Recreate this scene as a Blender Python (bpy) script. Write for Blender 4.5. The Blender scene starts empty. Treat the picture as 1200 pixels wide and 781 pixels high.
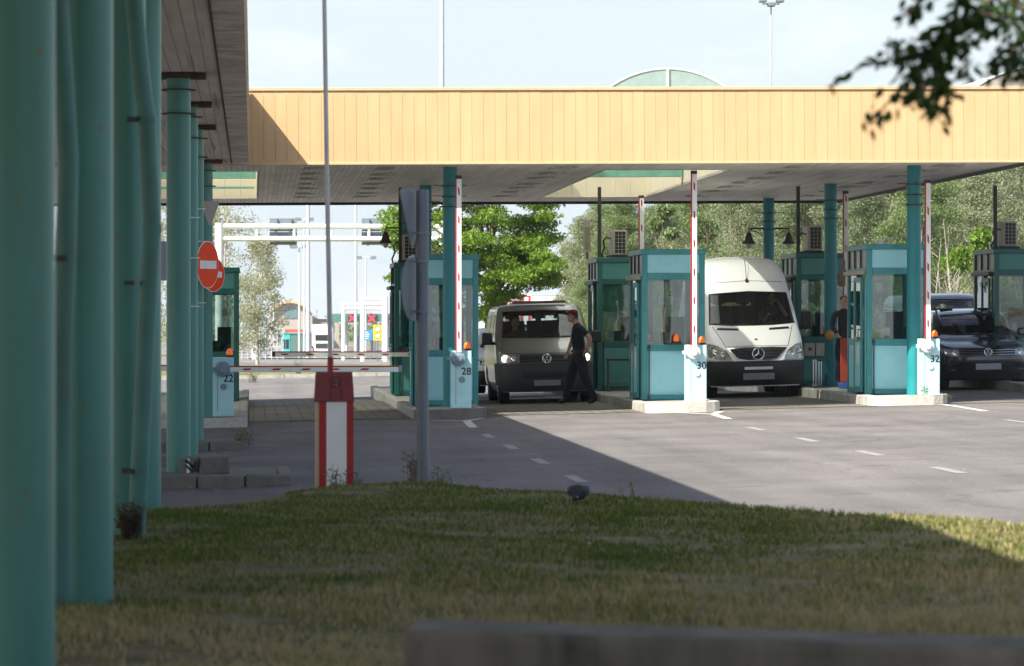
import bpy, bmesh, math, random
import numpy as np
from mathutils import Vector, Matrix
from mathutils.bvhtree import BVHTree

SC = bpy.context.scene
COL = SC.collection
PSI = math.atan(303 / 4500)
ZC = 1.79
SI, CO = math.sin(PSI), math.cos(PSI)
R = math.radians

def XY(u, Y):                       # lateral position on the plane world-Y = Y for a photo column u
    t = (u - 600) / 4500
    return Y * (SI + t * CO) / (CO - t * SI)

def ZY(u, v, Y):                    # height on that plane for a photo row v
    X = XY(u, Y)
    d = X * SI + Y * CO
    return ZC - (v - 376) / 4500 * d

def smooth(t):
    t = max(0.0, min(1.0, t))
    return t * t * (3 - 2 * t)

def gz(X, Y):                       # road level: cross fall to the right, dips and drops away beyond the canopy
    s = .024 * (min(max(X, -1), 40) + 1)
    s *= 1 - smooth((Y - 110) / 120)
    s -= .12 * smooth((Y - 78) / 12)
    if Y > 125:
        s -= min((Y - 125) * .0062, 3.2)
    return s

# ------------------------------------------------------------------ object helpers
def link(o, parent=None):
    COL.objects.link(o)
    if parent is not None:
        o.parent = parent
    return o

def tag(o, label=None, cat=None, group=None, kind=None):
    if label: o['label'] = label
    if cat: o['category'] = cat
    if group: o['group'] = group
    if kind: o['kind'] = kind
    return o

def thing(name, label, cat, loc=(0, 0, 0), rz=0, group=None):
    o = bpy.data.objects.new(name, None)
    o.empty_display_size = .2
    o.location = loc
    o.rotation_euler = (0, 0, rz)
    link(o)
    return tag(o, label, cat, group)

def copy_tree(o, parent=None):
    c = o.copy()
    link(c)
    if parent is not None:
        c.parent = parent
    for ch in list(o.children):
        copy_tree(ch, c)
    return c

def finish(me, mats, smooth_angle=None, recalc=True):
    bm = bmesh.new(); bm.from_mesh(me)
    if recalc:
        bmesh.ops.recalc_face_normals(bm, faces=bm.faces[:])
    bm.to_mesh(me); bm.free()
    for m in mats:
        me.materials.append(m)
    if smooth_angle:
        me.polygons.foreach_set('use_smooth', [True] * len(me.polygons))
        if smooth_angle < 179:
            me.set_sharp_from_angle(angle=R(smooth_angle))
    me.update()

class MB:
    def __init__(s):
        s.v, s.f, s.m = [], [], []
        s.M = None
    def add(s, vs, fs, mi=0):
        n = len(s.v)
        if s.M is not None:
            vs = [tuple(s.M @ Vector(p)) for p in vs]
        s.v += [tuple(p) for p in vs]
        s.f += [tuple(i + n for i in f) for f in fs]
        s.m += [mi] * len(fs)
        return s
    def box(s, x0, x1, y0, y1, z0, z1, mi=0):
        return s.add([(x0, y0, z0), (x1, y0, z0), (x1, y1, z0), (x0, y1, z0), (x0, y0, z1), (x1, y0, z1), (x1, y1, z1), (x0, y1, z1)],
              [(0, 3, 2, 1), (4, 5, 6, 7), (0, 1, 5, 4), (1, 2, 6, 5), (2, 3, 7, 6), (3, 0, 4, 7)], mi)
    def tube(s, pts, r, n=12, mi=0):
        pts = [Vector(p) for p in pts]
        rs = r if isinstance(r, (list, tuple)) else [r] * len(pts)
        vs, fs = [], []
        up = None
        for i, p in enumerate(pts):
            t = (pts[min(i + 1, len(pts) - 1)] - pts[max(i - 1, 0)]).normalized()
            if up is None:
                up = Vector((0, 0, 1)) if abs(t.z) < .9 else Vector((1, 0, 0))
            a = t.cross(up).normalized(); b = a.cross(t).normalized(); up = b
            for k in range(n):
                an = 2 * math.pi * k / n
                vs.append(p + (a * math.cos(an) + b * math.sin(an)) * rs[i])
        for i in range(len(pts) - 1):
            for k in range(n):
                k2 = (k + 1) % n
                fs.append((i * n + k, i * n + k2, (i + 1) * n + k2, (i + 1) * n + k))
        fs.append(tuple(range(n))); fs.append(tuple((len(pts) - 1) * n + k for k in range(n)))
        return s.add(vs, fs, mi)
    def lathe(s, prof, n=24, mi=0, c=(0, 0, 0), axis='z'):
        vs, fs = [], []
        for r, z in prof:
            for k in range(n):
                a = 2 * math.pi * k / n
                x, y = r * math.cos(a), r * math.sin(a)
                p = (x, y, z) if axis == 'z' else ((x, z, y) if axis == 'y' else (z, x, y))
                vs.append((c[0] + p[0], c[1] + p[1], c[2] + p[2]))
        for i in range(len(prof) - 1):
            for k in range(n):
                k2 = (k + 1) % n
                fs.append((i * n + k, i * n + k2, (i + 1) * n + k2, (i + 1) * n + k))
        fs.append(tuple(range(n))); fs.append(tuple((len(prof) - 1) * n + k for k in range(n)))
        return s.add(vs, fs, mi)
    def prism(s, poly, a, b, axis='y', mi=0):      # poly extruded along an axis from a to b
        n = len(poly)
        def pt(p, h):
            return (p[0], h, p[1]) if axis == 'y' else ((p[0], p[1], h) if axis == 'z' else (h, p[0], p[1]))
        vs = [pt(p, a) for p in poly] + [pt(p, b) for p in poly]
        fs = [tuple(range(n)), tuple(range(n, 2 * n))]
        for k in range(n):
            fs.append((k, (k + 1) % n, n + (k + 1) % n, n + k))
        return s.add(vs, fs, mi)
    def ball(s, c, r, n=14, m=9, mi=0):
        rx, ry, rz = r if isinstance(r, (tuple, list)) else (r, r, r)
        vs = [(c[0], c[1], c[2] - rz)]
        for i in range(1, m):
            t = math.pi * i / m
            for k in range(n):
                a = 2 * math.pi * k / n
                vs.append((c[0] + rx * math.sin(t) * math.cos(a), c[1] + ry * math.sin(t) * math.sin(a), c[2] - rz * math.cos(t)))
        vs.append((c[0], c[1], c[2] + rz))
        fs = []
        for k in range(n):
            fs.append((0, 1 + (k + 1) % n, 1 + k))
            fs.append((len(vs) - 1, 1 + (m - 2) * n + k, 1 + (m - 2) * n + (k + 1) % n))
        for i in range(m - 2):
            for k in range(n):
                k2 = (k + 1) % n
                fs.append((1 + i * n + k, 1 + i * n + k2, 1 + (i + 1) * n + k2, 1 + (i + 1) * n + k))
        return s.add(vs, fs, mi)
    def mesh(s, name, mats, angle=None, recalc=True):
        me = bpy.data.meshes.new(name)
        me.from_pydata(s.v, [], s.f)
        me.polygons.foreach_set('material_index', s.m)
        finish(me, mats if isinstance(mats, (list, tuple)) else [mats], angle, recalc)
        return me
    def build(s, name, mats, parent=None, bevel=0, angle=35, label=None, kind=None, recalc=True):
        o = bpy.data.objects.new(name, s.mesh(name, mats, angle, recalc))
        link(o, parent)
        if bevel:
            b = o.modifiers.new('bevel', 'BEVEL'); b.width = bevel; b.segments = 2; b.limit_method = 'ANGLE'; b.angle_limit = R(40)
        if label: o['label'] = label
        if kind: o['kind'] = kind
        return o

def B(*a, **k):
    return MB().box(*a, **k)

# ------------------------------------------------------------------ materials
MATS = {}
def nodes(m):
    m.use_nodes = True
    return m.node_tree.nodes, m.node_tree.links

def mat(name, col, rough=.55, metal=0.0, var=.12, scale=6, bump=.0, bscale=60, dirt=0, dirtcol=(.12, .10, .08), dirtscale=3, spec=.5, coat=0, stretch=(1, 1, 1), emit=None, chips=None):
    if name in MATS:
        return MATS[name]
    m = bpy.data.materials.new(name); MATS[name] = m
    n, l = nodes(m)
    b = n['Principled BSDF']
    b.inputs['Roughness'].default_value = rough
    b.inputs['Metallic'].default_value = metal
    b.inputs['Specular IOR Level'].default_value = spec
    b.inputs['Coat Weight'].default_value = coat
    g = n.new('ShaderNodeNewGeometry'); mp = n.new('ShaderNodeMapping')
    mp.inputs['Scale'].default_value = stretch
    l.new(g.outputs['Position'], mp.inputs['Vector'])
    nz = n.new('ShaderNodeTexNoise'); nz.inputs['Scale'].default_value = scale; nz.inputs['Detail'].default_value = 6
    l.new(mp.outputs[0], nz.inputs['Vector'])
    rp = n.new('ShaderNodeMapRange')
    rp.inputs['From Min'].default_value = .3; rp.inputs['From Max'].default_value = .7
    rp.inputs['To Min'].default_value = 1 - var; rp.inputs['To Max'].default_value = 1 + var
    l.new(nz.outputs['Fac'], rp.inputs['Value'])
    mx = n.new('ShaderNodeMix'); mx.data_type = 'RGBA'; mx.blend_type = 'MULTIPLY'; mx.inputs['Factor'].default_value = 1
    mx.inputs['A'].default_value = (*col, 1)
    l.new(rp.outputs[0], mx.inputs['B'])
    out = mx.outputs['Result']
    if dirt:
        nd = n.new('ShaderNodeTexNoise'); nd.inputs['Scale'].default_value = dirtscale; nd.inputs['Detail'].default_value = 8; nd.inputs['Roughness'].default_value = .65
        l.new(mp.outputs[0], nd.inputs['Vector'])
        r2 = n.new('ShaderNodeMapRange'); r2.inputs['From Min'].default_value = .5; r2.inputs['From Max'].default_value = .72
        r2.inputs['To Max'].default_value = dirt
        l.new(nd.outputs['Fac'], r2.inputs['Value'])
        m2 = n.new('ShaderNodeMix'); m2.data_type = 'RGBA'
        m2.inputs['B'].default_value = (*dirtcol, 1)
        l.new(r2.outputs[0], m2.inputs['Factor']); l.new(out, m2.inputs['A'])
        out = m2.outputs['Result']
    if chips:
        nc = n.new('ShaderNodeTexNoise'); nc.inputs['Scale'].default_value = chips[0]; nc.inputs['Detail'].default_value = 5; nc.inputs['Roughness'].default_value = .7
        l.new(g.outputs['Position'], nc.inputs['Vector'])
        r3 = n.new('ShaderNodeMapRange'); r3.inputs['From Min'].default_value = chips[1]; r3.inputs['From Max'].default_value = chips[1] + .02; r3.inputs['To Max'].default_value = .85
        l.new(nc.outputs['Fac'], r3.inputs['Value'])
        m3 = n.new('ShaderNodeMix'); m3.data_type = 'RGBA'; m3.inputs['B'].default_value = (*chips[2], 1)
        l.new(r3.outputs[0], m3.inputs['Factor']); l.new(out, m3.inputs['A']); out = m3.outputs['Result']
    l.new(out, b.inputs['Base Color'])
    # roughness breakup
    rr = n.new('ShaderNodeMapRange'); rr.inputs['To Min'].default_value = max(.02, rough - .08); rr.inputs['To Max'].default_value = min(1, rough + .1)
    l.new(nz.outputs['Fac'], rr.inputs['Value']); l.new(rr.outputs[0], b.inputs['Roughness'])
    if bump:
        nb = n.new('ShaderNodeTexNoise'); nb.inputs['Scale'].default_value = bscale; nb.inputs['Detail'].default_value = 4
        l.new(g.outputs['Position'], nb.inputs['Vector'])
        bp = n.new('ShaderNodeBump'); bp.inputs['Strength'].default_value = bump; bp.inputs['Distance'].default_value = .02
        l.new(nb.outputs['Fac'], bp.inputs['Height']); l.new(bp.outputs[0], b.inputs['Normal'])
    if emit:
        b.inputs['Emission Color'].default_value = (*emit[0], 1); b.inputs['Emission Strength'].default_value = emit[1]
    return m

def glass(name, tint=(.75, .85, .82), refl=.08, bump=0, bscale=2.0, rough=.02):
    if name in MATS:
        return MATS[name]
    m = bpy.data.materials.new(name); MATS[name] = m
    n, l = nodes(m)
    n.remove(n['Principled BSDF'])
    out = n['Material Output']
    t = n.new('ShaderNodeBsdfTransparent'); t.inputs['Color'].default_value = (*tint, 1)
    g = n.new('ShaderNodeBsdfGlossy'); g.inputs['Roughness'].default_value = rough
    lw = n.new('ShaderNodeLayerWeight')
    pw = n.new('ShaderNodeMath'); pw.operation = 'POWER'; pw.inputs[1].default_value = 5; l.new(lw.outputs['Facing'], pw.inputs[0])
    ad = n.new('ShaderNodeMath'); ad.operation = 'ADD'; ad.use_clamp = True; ad.inputs[1].default_value = refl + .04
    l.new(pw.outputs[0], ad.inputs[0])
    mx = n.new('ShaderNodeMixShader')
    l.new(ad.outputs[0], mx.inputs[0]); l.new(t.outputs[0], mx.inputs[1]); l.new(g.outputs[0], mx.inputs[2])
    l.new(mx.outputs[0], out.inputs['Surface'])
    if bump:
        ge = n.new('ShaderNodeNewGeometry')
        nb = n.new('ShaderNodeTexNoise'); nb.inputs['Scale'].default_value = bscale; nb.inputs['Detail'].default_value = 1; nb.inputs['Distortion'].default_value = 1.5
        l.new(ge.outputs['Position'], nb.inputs['Vector'])
        bp = n.new('ShaderNodeBump'); bp.inputs['Strength'].default_value = bump; bp.inputs['Distance'].default_value = .3
        l.new(nb.outputs['Fac'], bp.inputs['Height']); l.new(bp.outputs[0], g.inputs['Normal'])
    return m

def leafmat(name, c1, c2, transl=.35, rough=.5):
    if name in MATS:
        return MATS[name]
    m = bpy.data.materials.new(name); MATS[name] = m
    n, l = nodes(m)
    b = n['Principled BSDF']; b.inputs['Roughness'].default_value = rough; b.inputs['Specular IOR Level'].default_value = .3
    g = n.new('ShaderNodeNewGeometry')
    mx = n.new('ShaderNodeMix'); mx.data_type = 'RGBA'
    mx.inputs['A'].default_value = (*c1, 1); mx.inputs['B'].default_value = (*c2, 1)
    l.new(g.outputs['Random Per Island'], mx.inputs['Factor'])
    l.new(mx.outputs['Result'], b.inputs['Base Color'])
    tr = n.new('ShaderNodeBsdfTranslucent')
    hs = n.new('ShaderNodeHueSaturation'); hs.inputs['Saturation'].default_value = 1.15; hs.inputs['Value'].default_value = 1.3
    l.new(mx.outputs['Result'], hs.inputs['Color']); l.new(hs.outputs[0], tr.inputs['Color'])
    ms = n.new('ShaderNodeMixShader'); ms.inputs[0].default_value = transl
    l.new(b.outputs[0], ms.inputs[1]); l.new(tr.outputs[0], ms.inputs[2])
    l.new(ms.outputs[0], n['Material Output'].inputs['Surface'])
    return m

M_COLUMN = mat('teal column paint', (.066, .235, .200), .42, var=.10, scale=3, dirt=.30, dirtcol=(.05, .155, .135), dirtscale=2.2, stretch=(1, 1, .35), chips=(8, .655, (.20, .12, .05)))
M_PIPE = mat('faded teal pipe paint', (.05, .168, .148), .5, var=.2, scale=4, dirt=.25, dirtcol=(.09, .07, .05), dirtscale=3)
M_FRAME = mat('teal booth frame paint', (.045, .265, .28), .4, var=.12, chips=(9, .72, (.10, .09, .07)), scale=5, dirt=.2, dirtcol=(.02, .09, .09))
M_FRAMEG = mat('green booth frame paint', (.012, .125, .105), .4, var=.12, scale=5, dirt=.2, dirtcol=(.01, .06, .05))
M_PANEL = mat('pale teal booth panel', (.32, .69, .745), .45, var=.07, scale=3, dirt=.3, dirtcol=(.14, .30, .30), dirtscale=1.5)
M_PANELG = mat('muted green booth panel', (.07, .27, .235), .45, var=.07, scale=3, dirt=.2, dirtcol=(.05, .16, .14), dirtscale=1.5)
M_PILLAR = mat('canopy pillar paint', (.012, .20, .222), .38, var=.12, scale=3, dirt=.2, dirtcol=(.02, .10, .10))
M_CAB = mat('pale aqua cabinet paint', (.42, .71, .74), .45, var=.06, scale=4, chips=(11, .70, (.16, .13, .09)), dirt=.3, dirtcol=(.28, .42, .40), dirtscale=3)
M_HUB = mat('grey barrier hub', (.20, .27, .32), .5, var=.1)
M_HUBW = mat('pale grey barrier hub', (.55, .60, .63), .5, var=.08)
M_WHITE = mat('white paint', (.78, .78, .76), .45, var=.06, dirt=.12, dirtcol=(.45, .42, .38))
M_RED = mat('red paint', (.36, .014, .018), .45, var=.12, dirt=.15, dirtcol=(.25, .03, .03))
M_REDCAP = mat('faded red plastic', (.21, .03, .032), .55, var=.15, scale=8)
M_CREAMSIDE = mat('aged cream side', (.48, .36, .25), .6, var=.1)
M_GREY = mat('galvanised grey', (.12, .135, .155), .45, metal=.2, var=.12, dirt=.2)
M_GREYM = mat('grey mast paint', (.50, .53, .57), .5, metal=.1, var=.08)
M_SIGNBACK = mat('sign back aluminium', (.155, .185, .215), .5, metal=.0, var=.08)
M_DARK = mat('dark metal', (.03, .03, .03), .5, var=.3)
M_RUST = mat('rusty steel', (.055, .035, .025), .75, var=.4, dirt=.5, dirtcol=(.18, .08, .04), dirtscale=12)
M_BRONZE = mat('bronze lamp metal', (.10, .075, .05), .4, metal=.6, var=.2)
M_CONC = mat('concrete', (.33, .32, .29), .85, var=.22, scale=3, bump=.4, bscale=40, dirt=.6, dirtcol=(.12, .115, .10), dirtscale=4)
M_CONCD = mat('dark weathered concrete', (.16, .155, .14), .9, var=.3, scale=4, bump=.5, bscale=35, dirt=.7, dirtcol=(.05, .05, .04), dirtscale=4)
M_KERBW = mat('whitewashed kerb', (.50, .48, .42), .8, var=.2, scale=6, bump=.5, bscale=30, dirt=.7, dirtcol=(.22, .20, .17), dirtscale=6)
M_AMBER = mat('amber lens', (.75, .13, .012), .25, var=.1, emit=((1, .2, .02), .15))
M_BLACK = mat('black plastic', (.012, .012, .013), .5, var=.25)
M_RUBBER = mat('tyre rubber', (.016, .016, .017), .85, var=.3)
M_RIM = mat('alloy rim', (.32, .33, .34), .35, metal=.7, var=.1)
M_CHROME = mat('chrome', (.72, .74, .76), .15, metal=1, var=.04)
M_SEAT = mat('dark seat fabric', (.025, .026, .03), .9, var=.3)
M_TRIM = mat('cabin trim', (.03, .03, .032), .8, var=.2)
M_ACBEIGE = mat('aged beige housing', (.48, .43, .34), .55, var=.1, dirt=.25)
M_SOFFIT = None
G_BOOTH = glass('booth window film', (.50, .64, .61), .13, bump=.02, bscale=.6)
G_BOOTHD = glass('booth clear glass', (.46, .56, .54), .07, bump=.02, bscale=1.2)
G_CAR = glass('car glass', (.60, .66, .64), .04)
G_CARDK = glass('tinted car glass', (.28, .33, .34), .04)
def skylight_mat():
    m = bpy.data.materials.new('translucent skylight sheet'); n, l = nodes(m); n.remove(n['Principled BSDF'])
    a = n.new('ShaderNodeBsdfTranslucent'); a.inputs['Color'].default_value = (.84, .90, .86, 1)
    b = n.new('ShaderNodeBsdfTransparent'); b.inputs['Color'].default_value = (.85, .92, .88, 1)
    c = n.new('ShaderNodeBsdfDiffuse'); c.inputs['Color'].default_value = (.62, .74, .68, 1)
    x = n.new('ShaderNodeMixShader'); x.inputs[0].default_value = .30; l.new(a.outputs[0], x.inputs[1]); l.new(b.outputs[0], x.inputs[2])
    y = n.new('ShaderNodeMixShader'); y.inputs[0].default_value = .10; l.new(x.outputs[0], y.inputs[1]); l.new(c.outputs[0], y.inputs[2])
    l.new(y.outputs[0], n['Material Output'].inputs['Surface'])
    return m
G_SKYL = skylight_mat()
M_SKIN = mat('skin', (.47, .26, .18), .55, var=.08, scale=20)
M_HAIR = mat('dark hair', (.02, .015, .012), .7)
M_BARK = mat('bark', (.14, .11, .085), .9, var=.35, scale=8, bump=.6, bscale=20)
M_BARKP = mat('pale bark', (.34, .31, .27), .85, var=.3, scale=6)
SKY_STRENGTH, SUN_STRENGTH, EXPOSURE, FSTOP, HAZE = .088, 5.0, 1.25, 5.6, .00015
# ================================================================== SETTING
def G(u, v):                        # point of the road surface behind a photo pixel
    d = 60.0
    for _ in range(40):
        lat = (u - 600) / 4500 * d
        X, Y = d * SI + lat * CO, d * CO - lat * SI
        d = .5 * d + .5 * 4500 * (ZC - gz(X, Y)) / (v - 376)
    return X, Y

def asphalt(name, col, spark=.5):
    m = bpy.data.materials.new(name)
    n, l = nodes(m); b = n['Principled BSDF']
    b.inputs['Roughness'].default_value = .85
    b.inputs['Specular IOR Level'].default_value = .3
    g = n.new('ShaderNodeNewGeometry')
    def noise(scale, det, stretch=None):
        x = n.new('ShaderNodeTexNoise'); x.inputs['Scale'].default_value = scale; x.inputs['Detail'].default_value = det
        if stretch:
            mp = n.new('ShaderNodeMapping'); mp.inputs['Scale'].default_value = stretch
            l.new(g.outputs['Position'], mp.inputs['Vector']); l.new(mp.outputs[0], x.inputs['Vector'])
        else:
            l.new(g.outputs['Position'], x.inputs['Vector'])
        return x.outputs['Fac']
    def rng(s, a, b2, c, d):
        r = n.new('ShaderNodeMapRange'); r.inputs['From Min'].default_value = a; r.inputs['From Max'].default_value = b2
        r.inputs['To Min'].default_value = c; r.inputs['To Max'].default_value = d
        l.new(s, r.inputs['Value']); return r.outputs[0]
    def mul(a, b2):
        x = n.new('ShaderNodeMath'); x.operation = 'MULTIPLY'; l.new(a, x.inputs[0]); l.new(b2, x.inputs[1]); return x.outputs[0]
    f = mul(rng(noise(45, 3), .3, .7, .72, 1.28), rng(noise(.35, 6), .3, .7, .80, 1.17))
    f = mul(f, rng(noise(1.0, 5, (1.6, .14, 1)), .3, .7, .82, 1.15))       # tyre-polished streaks along the lanes
    v = n.new('ShaderNodeTexVoronoi'); v.feature = 'DISTANCE_TO_EDGE'; v.inputs['Scale'].default_value = .22
    nz = n.new('ShaderNodeTexNoise'); nz.inputs['Scale'].default_value = .9; nz.inputs['Detail'].default_value = 5
    l.new(g.outputs['Position'], nz.inputs['Vector'])
    va = n.new('ShaderNodeVectorMath'); va.operation = 'MULTIPLY_ADD'; va.inputs[1].default_value = (1.6, 1.6, 0)
    l.new(nz.outputs['Color'], va.inputs[0]); l.new(g.outputs['Position'], va.inputs[2]); l.new(va.outputs[0], v.inputs['Vector'])
    f = mul(f, rng(v.outputs['Distance'], 0, .012, .74, 1))                # sealed cracks
    f = mul(f, rng(noise(1.5, 4), .60, .70, 1, .80))                       # oil stains
    f2 = rng(noise(14, 2), .70, .74, 0, spark)                             # pale stones and litter specks
    cm = n.new('ShaderNodeMix'); cm.data_type = 'RGBA'; cm.blend_type = 'MULTIPLY'; cm.inputs['Factor'].default_value = 1
    cm.inputs['A'].default_value = (*col, 1); l.new(f, cm.inputs['B'])
    c2 = n.new('ShaderNodeMix'); c2.data_type = 'RGBA'; c2.inputs['B'].default_value = (.42, .40, .37, 1)
    l.new(f2, c2.inputs['Factor']); l.new(cm.outputs['Result'], c2.inputs['A'])
    l.new(c2.outputs['Result'], b.inputs['Base Color'])
    bp = n.new('ShaderNodeBump'); bp.inputs['Strength'].default_value = .5; bp.inputs['Distance'].default_value = .01
    l.new(noise(70, 2), bp.inputs['Height']); l.new(bp.outputs[0], b.inputs['Normal'])
    return m

M_ASPH = asphalt('worn asphalt', (.132, .124, .120))
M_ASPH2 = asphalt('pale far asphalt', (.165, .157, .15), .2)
M_LINE = mat('worn road paint', (.25, .24, .23), .8, var=.25, scale=20, dirt=1.0, dirtcol=(.16, .152, .148), dirtscale=12)

def sheet(name, xs, ys, zf, m, kind='structure', dz=0.0):
    xs, ys = list(xs), list(ys)
    vs = [(x, y, zf(x, y) + dz) for y in ys for x in xs]
    nx = len(xs)
    fs = [(j * nx + i, j * nx + i + 1, (j + 1) * nx + i + 1, (j + 1) * nx + i) for j in range(len(ys) - 1) for i in range(nx - 1)]
    me = bpy.data.meshes.new(name); me.from_pydata(vs, [], fs)
    me.materials.append(m); me.polygons.foreach_set('use_smooth', [True] * len(fs))
    o = bpy.data.objects.new(name, me); link(o)
    if kind: o['kind'] = kind
    return o

def grassground(name, green, straw, scale=.6):
    m = bpy.data.materials.new(name)
    n, l = nodes(m); b = n['Principled BSDF']; b.inputs['Roughness'].default_value = .95; b.inputs['Specular IOR Level'].default_value = .1
    g = n.new('ShaderNodeNewGeometry')
    a = n.new('ShaderNodeTexNoise'); a.inputs['Scale'].default_value = scale; a.inputs['Detail'].default_value = 8; a.inputs['Roughness'].default_value = .7
    l.new(g.outputs['Position'], a.inputs['Vector'])
    r = n.new('ShaderNodeMapRange'); r.inputs['From Min'].default_value = .4; r.inputs['From Max'].default_value = .6
    l.new(a.outputs['Fac'], r.inputs['Value'])
    mx = n.new('ShaderNodeMix'); mx.data_type = 'RGBA'; mx.inputs['A'].default_value = (*green, 1); mx.inputs['B'].default_value = (*straw, 1)
    l.new(r.outputs[0], mx.inputs['Factor']); l.new(mx.outputs['Result'], b.inputs['Base Color'])
    return m

M_FARGRASS = grassground('dry verge', (.075, .10, .03), (.20, .175, .09), .5)
M_SOIL = grassground('lawn soil', (.095, .10, .038), (.20, .165, .10), 2.2)
M_FIELD = grassground('far field', (.10, .11, .06), (.22, .20, .14), .08)

ground_ys = [-60, -30, 0, 20, 40, 60, 80, 95, 110, 125, 140, 160, 190, 220, 260, 300, 360, 420, 480, 560, 640, 760, 1000, 1600, 3000, 6000]
ground_xs = [-4000, -1500, -500, -200, -100, -60, -40, -20, -10, -5, -1, 3, 8, 14, 20, 40, 70, 120, 200, 400, 900, 2500]
sheet('ground', ground_xs, ground_ys, lambda x, y: gz(x, y) - .05, M_FIELD)
rng_x = [-40, -30, -20, -14, -10, -7, -5, -3, -2, -1] + [i * .5 for i in range(-1, 40)] + [22, 26, 32, 40, 60]
sheet('road', rng_x, [2, 10, 20, 28] + list(range(30, 124)) + [124.6], gz, M_ASPH)
sheet('far_road', [-60, -20, -5, 0, 5, 10, 20, 60], [192, 210, 230, 250, 270, 292], gz, M_ASPH2, dz=.02)
sheet('far_apron', [-200, -20, 0, 20, 120], [400, 440, 480, 520, 560, 600, 640, 700, 760], gz, M_ASPH2, dz=.02)
verge = sheet('verge_ground', [-60, -20, -8, -4, -2, -1, 0, 1, 2, 3, 4, 8, 20, 60], [125.0, 130, 140, 150, 160, 175, 191], gz, M_FARGRASS, dz=.10)

def road_strip(mb, pts, w, dz=.004):
    for (x0, y0), (x1, y1) in zip(pts[:-1], pts[1:]):
        dx, dy = x1 - x0, y1 - y0; L = math.hypot(dx, dy)
        nx, ny = -dy / L * w / 2, dx / L * w / 2
        k = max(1, int(L / .8))
        for i in range(k):
            a, b = i / k, (i + 1) / k
            q = [(x0 + dx * a + nx, y0 + dy * a + ny), (x0 + dx * a - nx, y0 + dy * a - ny), (x0 + dx * b - nx, y0 + dy * b - ny), (x0 + dx * b + nx, y0 + dy * b + ny)]
            mb.add([(x, y, gz(x, y) + dz) for x, y in q], [(0, 1, 2, 3)])
mk = MB()
m2 = MB()
for (X, ys) in ((3.42, (40.7, 45.8, 51.0, 56.0)), (7.36, (40.4, 45.6, 50.8, 56.0)), (11.3, (46, 51.2, 56.4))):
    for y in ys:
        road_strip(mk, [(X, y - .85), (X, y + .85)], .13)
for seg in ([(503.7, 493), (546.5, 493.7)], [(567, 490.6), (546.5, 493.7)], [(546.5, 493.7), (555, 501.7)],
            [(792, 484), (836, 486)], [(846, 482), (836, 486)], [(836, 486), (853.6, 491.5)],
            [(1104, 474.6), (1119, 476.4)], [(1119, 476.4), (1155, 482.4)]):
    road_strip(m2, [G(*p) for p in seg], .14, .006)
for y in (69.5, 73.2, 84.5):
    road_strip(mk, [(.0, y), (2.6, y)], .10, .012)
mk.build('road_markings', M_LINE, kind='structure')
m2.build('road_markings', mat('island marking paint', (.46, .45, .42), .8, var=.2, scale=20, dirt=.8, dirtcol=(.2, .19, .18), dirtscale=9), kind='structure')

# worn paving blocks in the lanes under the canopy
def paving():
    m = bpy.data.materials.new('stained paving blocks')
    n, l = nodes(m); b = n['Principled BSDF']; b.inputs['Roughness'].default_value = .8
    g = n.new('ShaderNodeNewGeometry')
    br = n.new('ShaderNodeTexBrick'); br.inputs['Scale'].default_value = 1; br.inputs['Brick Width'].default_value = .22; br.inputs['Row Height'].default_value = .22
    br.inputs['Mortar Size'].default_value = .012; br.offset = 0
    br.inputs['Color1'].default_value = (.165, .145, .115, 1); br.inputs['Color2'].default_value = (.13, .115, .095, 1); br.inputs['Mortar'].default_value = (.05, .045, .04, 1)
    l.new(g.outputs['Position'], br.inputs['Vector'])
    nz = n.new('ShaderNodeTexNoise'); nz.inputs['Scale'].default_value = .8; nz.inputs['Detail'].default_value = 6
    l.new(g.outputs['Position'], nz.inputs['Vector'])
    r = n.new('ShaderNodeMapRange'); r.inputs['From Min'].default_value = .3; r.inputs['From Max'].default_value = .7; r.inputs['To Min'].default_value = .6; r.inputs['To Max'].default_value = 1.2
    l.new(nz.outputs['Fac'], r.inputs['Value'])
    mx = n.new('ShaderNodeMix'); mx.data_type = 'RGBA'; mx.blend_type = 'MULTIPLY'; mx.inputs['Factor'].default_value = 1
    l.new(br.outputs['Color'], mx.inputs['A']); l.new(r.outputs[0], mx.inputs['B']); l.new(mx.outputs['Result'], b.inputs['Base Color'])
    return m
M_PAVE = paving()
pv = MB()
for x0, x1 in ((-.1, 2.74), (4.12, 6.85), (8.24, 10.95), (12.4, 15.0)):
    ys = [66.9 + i for i in range(23)]
    for a, b in zip(ys[:-1], ys[1:]):
        pv.add([(x, y, gz(x, y) + .008) for x, y in ((x0, a), (x1, a), (x1, b), (x0, b))], [(0, 1, 2, 3)])
pv.build('lane_paving', M_PAVE, kind='structure')

# ------------------------------------------------------------------ lawn
EDGE = [(-6, 29), (-3, 29.2), (-.8, 29.6), (0, 31.6), (.7, 33.0), (1.4, 32.6), (2.2, 31), (3.4, 28), (5, 24.9), (7, 20.5), (9, 15), (11, 9)]
def edge_y(X):
    for (a, ya), (b, yb) in zip(EDGE[:-1], EDGE[1:]):
        if a <= X <= b:
            t = (X - a) / (b - a)
            return ya + (yb - ya) * t
    return EDGE[0][1] if X < EDGE[0][0] else EDGE[-1][1]
def lz(X, Y):
    top = .44 + .02 * X + .018 * math.sin(X * 1.7 + Y * .6) + .012 * math.sin(X * 3.1 - Y * 1.3)
    s = edge_y(X) + .12 * math.sin(X * 5) - Y
    if s < 0: return -.3
    return -.05 + (top + .05 - .10 * (1 - smooth(s / 2.5))) * min(1, .55 + .45 * smooth(s / .5)) if s < 2.5 else top
lx = [i * .25 for i in range(-48, 49)]
sheet('lawn', lx, [-8, -4, 0] + [i * .4 for i in range(8, 85)], lz, M_SOIL)

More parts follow.
